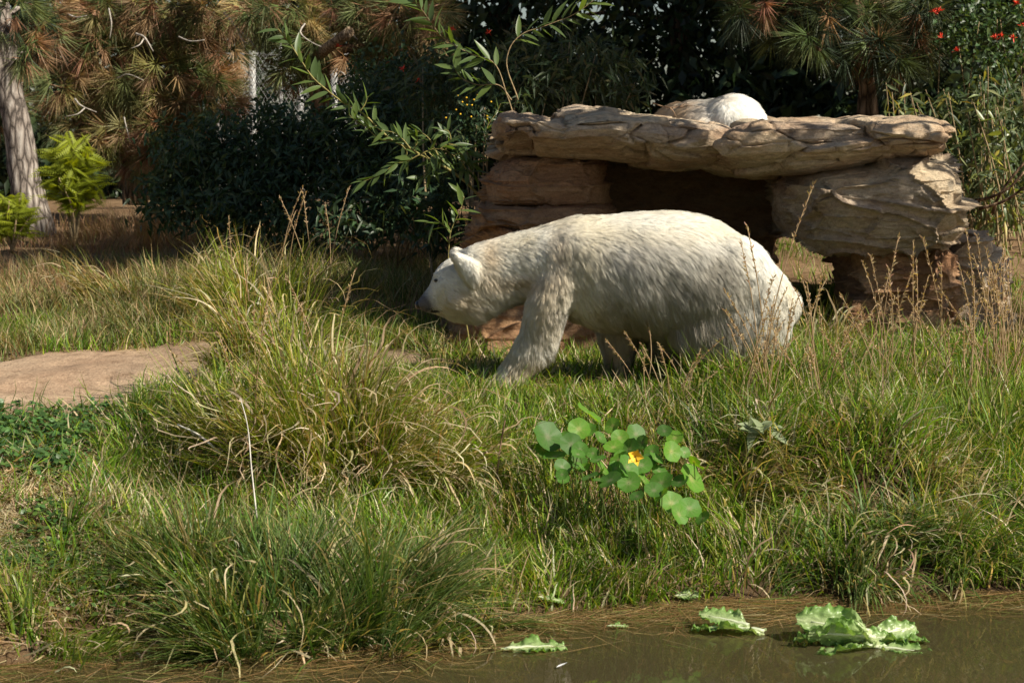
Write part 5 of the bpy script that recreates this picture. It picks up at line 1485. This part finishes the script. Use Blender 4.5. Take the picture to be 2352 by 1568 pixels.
# ---- dry seed stalks
def stalk_mesh(kind):
    sp = Soup()
    b = (0.05, 0.12, 0.22, -0.1)[kind]
    path = np.array([(b * t ** 2.2, 0.03 * math.sin(3 * t + kind), t) for t in np.linspace(0, 1, 10)])
    V, F = tube(path, np.linspace(.0042, .0022, 10), 4)
    sp.add(V, F, (.45, .33, .19))
    n = 30
    t = rng.uniform(.72, 1.0, n); i = (t * 9).astype(int).clip(0, 8); f = t * 9 - i
    pos = path[i] * (1 - f)[:, None] + path[i + 1] * f[:, None]
    d = unit(rng.normal(0, .45, (n, 3)) + np.array((.25 * np.sign(b), 0, 1.0)))
    sp.add(*leafcards(pos, d, rnd_dir(n), rng.uniform(.016, .042, n), np.full(n, .009), pick([(2, (.50, .36, .20)), (1, (.34, .22, .14))], n)))
    return sp.mesh('stalk', M['grass'])
SK = [stalk_mesh(k) for k in range(4)]
def stalk_clump(label, pts, group):
    c = hit(*pts[0][:2]); t = empty('dry_grass_clump', tuple(c), label, 'grass clump', group)
    for u, v, hgt, ln in pts:
        b = hit(u, v); az = 0 if rng.random() < .5 else math.pi
        d = unit(np.array((ln, rng.normal(0, .12), 1.0)))
        m = random.choice(SK)
        o = bpy.data.objects.new('stalk', m); COL.objects.link(o)
        o.parent = t
        q = Vector((0, 0, 1)).rotation_difference(Vector(d)).to_matrix().to_4x4() @ Matrix.Rotation(rng.uniform(-.6, .6) + az, 4, 'Z')
        o.matrix_local = Matrix.Translation(Vector(b - c) + Vector((0, 0, -.02))) @ q @ Matrix.Diagonal((1, 1, hgt, 1))
def rpts(n, u0, u1, v0, v1, h0, h1, l0=-.18, l1=.22):
    return [(rng.uniform(u0, u1), rng.uniform(v0, v1), rng.uniform(h0, h1), rng.uniform(l0, l1)) for _ in range(n)]
GS = 'dry seed grass clumps right of the walking bear'
stalk_clump('tall dry seed stalks rising in front of the walking bear rump', [(1745, 960, 1.30, .06), (1760, 950, 1.05, -.02), (1735, 950, .95, .05)] + rpts(18, 1690, 1800, 900, 1000, .45, .85), GS)
stalk_clump('dry seed stalks in front of the dark ground behind the bear', rpts(22, 1830, 1960, 880, 990, .4, .8), GS)
stalk_clump('tall straight dry stalks crossing the shaded pillar', [(2030, 930, .95, -.05), (2110, 960, 1.0, -.12), (2170, 930, 1.0, 0), (2135, 950, .9, .04)] + rpts(18, 1990, 2140, 880, 1000, .4, .85, -.3, .25), GS)
stalk_clump('leaning dry stalks at the end of the shelter', rpts(26, 2190, 2350, 880, 1020, .5, 1.0, -.3, .3), GS)
stalk_clump('dry stalks crowding the corner past the shelter', rpts(22, 2270, 2352, 860, 960, .6, .95, -.15, .25), GS)
stalk_clump('sparse dry stalks under the bear belly', rpts(14, 1480, 1680, 900, 980, .25, .5, -.3, .3), GS)
stalk_clump('few dry stalks before the bear front paw', [(1000, 830, .18, -.1), (1010, 860, .30, .05), (1110, 800, .30, -.25)] + rpts(5, 960, 1110, 830, 880, .15, .3), 'dry seed grass clumps left of the walking bear')
stalk_clump('drooping dry seed stalks on the mound under the dark shrubs', rpts(9, 520, 800, 690, 740, .6, .95), 'dry seed grass clumps left of the walking bear')
stalk_clump('long dry stalks rising from the tallest sedge', [(560, 1100, .75, -.02), (600, 1100, .95, -.05)] + rpts(6, 480, 800, 950, 1100, .5, .9, -.35, .2), 'dry seed grass clumps left of the walking bear')

# ---- single reeds and sticks
def stick(name, label, pts, r0, r1, mat, cat='reed', group=None):
    path = spline([P(*p) for p in pts], 14)
    V, F = tube(path, np.linspace(r0, r1, 14), 7)
    o = Soup().add(V, F).obj(name, M[mat], empty(name, tuple(path[0]), label, cat, group))
    o.name = 'stem'
h0 = hit(560, 1085); h1 = hit(575, 1180)
stick('reed', 'bleached white reed lying in the tallest sedge', [(560, 1082, h0[1] - .25), (505, 1040, h0[1] - .22), (462, 1002, h0[1] - .2), (408, 975, h0[1] - .1)], .0075, .004, 'palestraw', 'reed')
stick('reed', 'thin bleached reed standing upright through the tallest sedge', [(590, 1190, h1[1] - .35), (578, 1080, h1[1] - .33), (565, 960, h1[1] - .3), (552, 915, h1[1] - .3)], .004, .002, 'palestraw', 'reed')
h2 = hit(1140, 1140)
stick('reed', 'dark upright reed left of the nasturtium', [(1132, 1150, h2[1]), (1143, 1080, h2[1] - .02), (1150, 1020, h2[1] - .03), (1160, 965, h2[1] - .03)], .006, .004, 'brownbark', 'reed')

# ---- nasturtium
def round_leaf(n=18, rings=3):
    a = np.linspace(0, 2 * np.pi, n, endpoint=False)
    V = [np.zeros((1, 3)) + (0, 0, -.10)]
    C = [np.array([[.30, .34, .16]])]
    for k in range(1, rings + 1):
        f = k / rings
        rr = f * (1 + .05 * np.cos(7 * a) * f)
        V.append(np.stack([rr * np.cos(a), rr * np.sin(a), -.10 + .14 * f ** 1.5 + .07 * f * np.sin(3 * a + 1) + .03 * np.cos(9 * a) * f], 1))
        vein = ((np.arange(n) % 2) == 0)[:, None] * (1 - f) * .5
        C.append(np.array((.10, .25, .035)) * (1 - vein) + np.array((.26, .32, .14)) * vein)
    F3 = np.stack([np.zeros(n, int), 1 + np.arange(n), 1 + (np.arange(n) + 1) % n], 1)
    Q = []
    for k in range(rings - 1):
        i = 1 + k * n + np.arange(n); j = 1 + k * n + (np.arange(n) + 1) % n
        Q.append(np.stack([i, i + n, j + n, j], 1))
    return mesh_np('round_leaf', np.concatenate(V), [F3, np.concatenate(Q)], M['nasturtium'], np.concatenate(C))
RL = round_leaf()
nas = empty('nasturtium', tuple(hit(1440, 1110)), 'nasturtium with round flat green leaves and a yellow flower on the bank', 'plant')
NL = [(485, 240, 48), (645, 148, 42), (605, 210, 33), (735, 198, 25), (690, 245, 23), (230, 305, 46), (510, 315, 35), (575, 270, 35), (600, 335, 28), (765, 245, 26), (800, 290, 34), (830, 230, 32), (940, 218, 22), (980, 245, 26), (970, 300, 32), (1020, 303, 18), (700, 370, 34),
      (800, 360, 40), (850, 352, 32), (725, 410, 36), (800, 420, 34), (860, 410, 30), (925, 420, 40), (920, 375, 24), (1050, 405, 46), (1068, 352, 24), (1000, 415, 28), (970, 500, 38), (1040, 520, 36), (545, 250, 26), (640, 215, 26), (740, 280, 30), (780, 380, 32), (890, 300, 24), (1000, 545, 32), (880, 335, 24), (465, 290, 24), (540, 360, 26), (760, 330, 30), (900, 450, 30), (1090, 560, 24), (680, 330, 24)] + [(rng.uniform(480, 1080), rng.uniform(230, 480), rng.uniform(15, 26)) for _ in range(22)]
for cx, cy, r_ in NL:
    u, v = 976 + .585 * cx, 861 + .585 * cy
    hgt = rng.uniform(.28, .40) if cx > 300 else .13
    p = hit(u, v, hgt); R_ = r_ * .585 * PX(p[1]) * 1.4
    tilt = unit(np.array((rng.normal(.2, .5), -.6 + rng.normal(0, .4), .8)))
    e = orient(tilt, (0, 0, 1)) @ Matrix.Rotation(math.pi / 2, 4, 'Y') @ Matrix.Rotation(rng.uniform(0, 6.28), 4, 'Z')
    o = bpy.data.objects.new('leaf', RL); COL.objects.link(o); o.parent = nas
    o.matrix_local = Matrix.Translation(Vector(p) - nas.location) @ e @ Matrix.Scale(R_, 4)
    g = np.array((p[0] + rng.normal(0, .05), p[1] + .10, 0)); g[2] = gz(g[0], g[1])
    q0 = p - tilt * R_ * .10
    V, F = tube(spline([g, (g + q0) / 2 + rng.normal(0, .02, 3), q0], 8), .0028, 5, False)
    Soup().add(V, F, (.16, .22, .06)).obj('leaf_stalk', M['leaf'], nas)
sp = Soup(); c = hit(976 + .585 * 825, 861 + .585 * 318, .47)
a = np.linspace(0, 6.28, 6)[:-1]
sp.add(*leafcards(np.repeat(c[None], 5, 0), np.stack([np.cos(a), -.5 + 0 * a, np.sin(a)], 1), np.tile((0., -1., .2), (5, 1)), np.full(5, .045), np.full(5, .04), np.ones((5, 3))))
sp.obj('flower', M['yellow'], nas)
# grey green rosette
ros = empty('thistle_rosette', tuple(hit(1745, 1000)), 'pale grey green thistle leaves half hidden in the long grass', 'plant')
for k in range(9):
    p = hit(1745 + rng.uniform(-22, 22), 985 + rng.uniform(-15, 20), .22)
    d = unit(np.array((rng.normal(0, .7), -.4, rng.normal(.3, .4))))
    place('leaf', leaf_mesh('thistle_leaf', leaf_mat('thistle', .3, .6, .2, (1, 1, .7), (.26, .31, .17)), 1, .35, 6, -.2, .3) if k == 0 else ros.children[0].data, ros, p, d, (0, -1, 1), .12)

# ---- clover at the left
r = scatter(3300, -3.2, -1.05, 8.9, 11.2, lambda x, y: bank(x, y) * smooth((y - 9.15 - .1 * (x + 2)) / .2) * smooth((10.15 + .35 * (x + 2.9) - y) / .3) * smooth((-1.25 - x) / .3) * (.1 + .9 * clumpy(x, y, 2.2, 91, .55)))
n = len(r)
d = unit(np.column_stack([rng.normal(0, 1, n), rng.normal(-.2, 1, n), rng.normal(0, .25, n)]))
V, F, C = leafcards(r + np.column_stack([np.zeros(n), np.zeros(n), rng.uniform(.02, .09, n)]), d, np.tile((0.1, -.3, 1.), (n, 1)) + .3 * rng.standard_normal((n, 3)), rng.uniform(.025, .045, n), rng.uniform(.024, .038, n), pick([(4, (.06, .13, .035)), (3, (.09, .18, .045)), (1, (.15, .24, .06))], n), .1)
tag(link('clover', mesh_np('clover', V, F, M['leaf'], C)), 'dark green patch of low clover beside the bare earth', 'clover', None, 'stuff')
n = 1200
r = scatter(n, -2.2, -1.0, 7.9, 8.9, lambda x, y: smooth((y - shore(x)) / .1) * clumpy(x, y, 2.5, 93, .5)); n = len(r)
d = unit(np.column_stack([rng.normal(0, 1, n), rng.normal(-.2, 1, n), rng.normal(0, .25, n)]))
V, F, C = leafcards(r + (0, 0, .06), d, np.tile((0.1, -.3, 1.), (n, 1)) + .3 * rng.standard_normal((n, 3)), rng.uniform(.02, .045, n), rng.uniform(.02, .035, n), pick([(4, (.06, .12, .03)), (3, (.12, .20, .04))], n), .1)
tag(link('pond_weed', mesh_np('pond_weed', V, F, M['leaf'], C)), 'small leafed weeds on the wet ground by the straw', 'weed', None, 'stuff')

# ---- floating straw along the water edge
xs_ = rng.uniform(-2.3, 2.6, 5200); off = -np.abs(rng.normal(0, .22, 5200)) * (1 + .8 * np.exp(-((xs_ + 1.0) / .8) ** 2)) + .05
ys_ = shore(xs_) + off
root = np.column_stack([xs_, ys_, np.full(len(xs_), .004) + rng.uniform(0, .012, len(xs_))])
n = len(root)
az = rng.normal(0, .95, n) + np.pi * (rng.random(n) < .5)
V, F, C = blades(root, rng.uniform(.08, .34, n), az, np.full(n, 1.57) + rng.normal(0, .015, n), rng.normal(0, .02, n), rng.uniform(.002, .0045, n), pick([(3, (.34, .23, .10)), (3, (.26, .17, .07)), (1, (.44, .33, .17)), (1, (.16, .20, .05)), (.6, (.12, .20, .04))], n), 4)
V[:, 1] += .02 * np.sin(V[:, 0] * 9)
tag(link('floating_straw', mesh_np('floating_straw', V, F, M['grass'], C)), 'brown straw floating on the water along the bank', 'straw', None, 'stuff')

# ---- lettuce
def lettuce_leaf(seed, ruffle=.10, cup=.25, curl=.1):
    nu, nv = 40, 21
    t = np.linspace(0, 1, nu); s_ = np.linspace(-1, 1, nv)
    Tt, Ss = np.meshgrid(t, s_, indexing='ij')
    wid = .30 * np.sin(np.pi * (.07 + .86 * Tt ** .8)) ** .7 * (.35 + .65 * smooth(Tt / .45))
    p = np.stack([Tt.ravel() * 3, Ss.ravel() * 2, 0 * Tt.ravel() + seed], 1)
    x = Tt + .05 * fbm(p * 1.5, 2, seed).reshape(nu, nv) * np.abs(Ss)
    y = wid * Ss * (1 + .12 * fbm(p * 3, 2, seed + 1).reshape(nu, nv))
    z = cup * (wid * np.abs(Ss)) ** 1.5 + ruffle * np.abs(Ss) ** 2 * fbm(p * np.array((5.5, 1.2, 1)), 3, seed + 2).reshape(nu, nv) + .03 * fbm(p * 4, 2, seed + 3).reshape(nu, nv) - curl * Tt ** 2 + curl * .6 * Tt
    z = z * .6
    V = np.stack([x, y, z], -1).reshape(-1, 3)
    i = np.arange(nu - 1)[:, None] * nv + np.arange(nv - 1)[None]
    q = np.stack([i, i + 1, i + nv + 1, i + nv], -1).reshape(-1, 4)
    f = (np.abs(Ss) ** .7 * smooth(Tt / .5 + .1)).ravel()[:, None]
    C = np.array((.50, .58, .30)) * (1 - f) + np.array((.15, .30, .05)) * f
    vein = (np.abs(np.sin((Tt - .5 * np.abs(Ss)) * 26)) < .22).ravel()[:, None] * .35
    C = C * (1 - vein) + np.array((.34, .45, .16)) * vein
    me = mesh_np('leaf', V, [q], M['lettuce'], C)
    # thick pale midrib
    rp = np.stack([np.linspace(0, .8, 12), 0 * np.linspace(0, 1, 12), np.interp(np.linspace(0, .8, 12), t, z[:, nv // 2])], 1)
    rv, rf_ = tube(rp, np.linspace(.045, .008, 12), 8)
    rv[:, 2] = (rv[:, 2] - np.interp(rv[:, 0], t, z[:, nv // 2])) * .7 + np.interp(rv[:, 0], t, z[:, nv // 2])
    rb = Soup().add(rv, rf_, (.70, .74, .55)).mesh('midrib', M['lettuce'])
    return me, rb
LT = [lettuce_leaf(k, .12 + .04 * (k % 3), .5, .16) for k in (1, 2, 3)]
def lettuce(label, u, v, leaves, name='lettuce_leaf', group=None):
    c = hit(u, v); c[2] = max(c[2], 0.0) 
    y = c[1] if c[2] > .005 else CAM_H / -(ray(u, v)[2]); d_ = ray(u, v)
    if c[2] <= .005: c = np.array((d_[0] * y, y, 0.0))
    t = empty(name, tuple(c), label, 'lettuce', group)
    for k, (dx, dy, dz, azm, pit, L, roll) in enumerate(leaves):
        me, rb = LT[k % 3]
        d = (math.cos(azm) * math.cos(pit), math.sin(azm) * math.cos(pit), math.sin(pit))
        o = place('leaf', me, t, c + np.array((dx, dy, dz)), d, (0, 0, 1), L, roll)
        r_ = bpy.data.objects.new('midrib', rb); COL.objects.link(r_); r_.parent = o; r_.location = (0, 0, .004)
PI = math.pi
lettuce('large head of romaine lettuce with white stalks floating on the pond', 2010, 1480, [(.0, .0, .03, PI + .05, .04, .33, .5), (.0, .05, .04, PI - .22, .10, .30, -.3), (.0, -.05, .008, PI + .3, -.01, .28, .2), (-.08, .0, .02, .15, .06, .16, .7), (.0, .02, .015, .0, .02, .22, -.2), (.0, -.05, .0, -.25, -.01, .22, .1), (-.03, .05, .03, PI - .45, .22, .18, 0), (-.02, .02, .05, PI - .1, .16, .30, -.9), (-.02, -.02, .04, PI + .15, .1, .27, 1.1), (.0, .04, .03, .3, .10, .2, .8)], 'floating_lettuce')
lettuce('two overlapping lettuce leaves on the floating straw', 1755, 1455, [(0, 0, .012, PI - .12, .04, .30, .25), (-.06, .03, .03, PI - .35, .16, .22, -.4)], group='loose lettuce leaves')
lettuce('pale flat lettuce leaf floating by the sedge', 1155, 1495, [(0, 0, .008, .18, .02, .26, .1)], group='loose lettuce leaves')
lettuce('crumpled dark lettuce scrap on the muddy bank edge', 1548, 1378, [(0, 0, .02, .1, .05, .12, .5), (.03, .02, .03, .5, .2, .1, -.5)], group='loose lettuce leaves')
lettuce('small pale lettuce scrap in the straw at the sedge side', 1235, 1385, [(0, 0, .03, .1, -.2, .12, .2)], group='loose lettuce leaves')
lettuce('tiny lettuce scrap floating between the larger leaves', 1395, 1442, [(0, 0, .01, .05, .0, .09, .1)], group='loose lettuce leaves')
fe = empty('feather', tuple(P(1290, 1536, 2.1 / -ray(1290, 1536)[2])), 'tiny white feather floating on the pond', 'feather')
place('vane', leaf_mesh('vane', M['feather'], 1, .4, 6, .3, .5), fe, np.array(fe.location) + (-.02, 0, .008), (1, .2, .1), (0, 0, 1), .045)
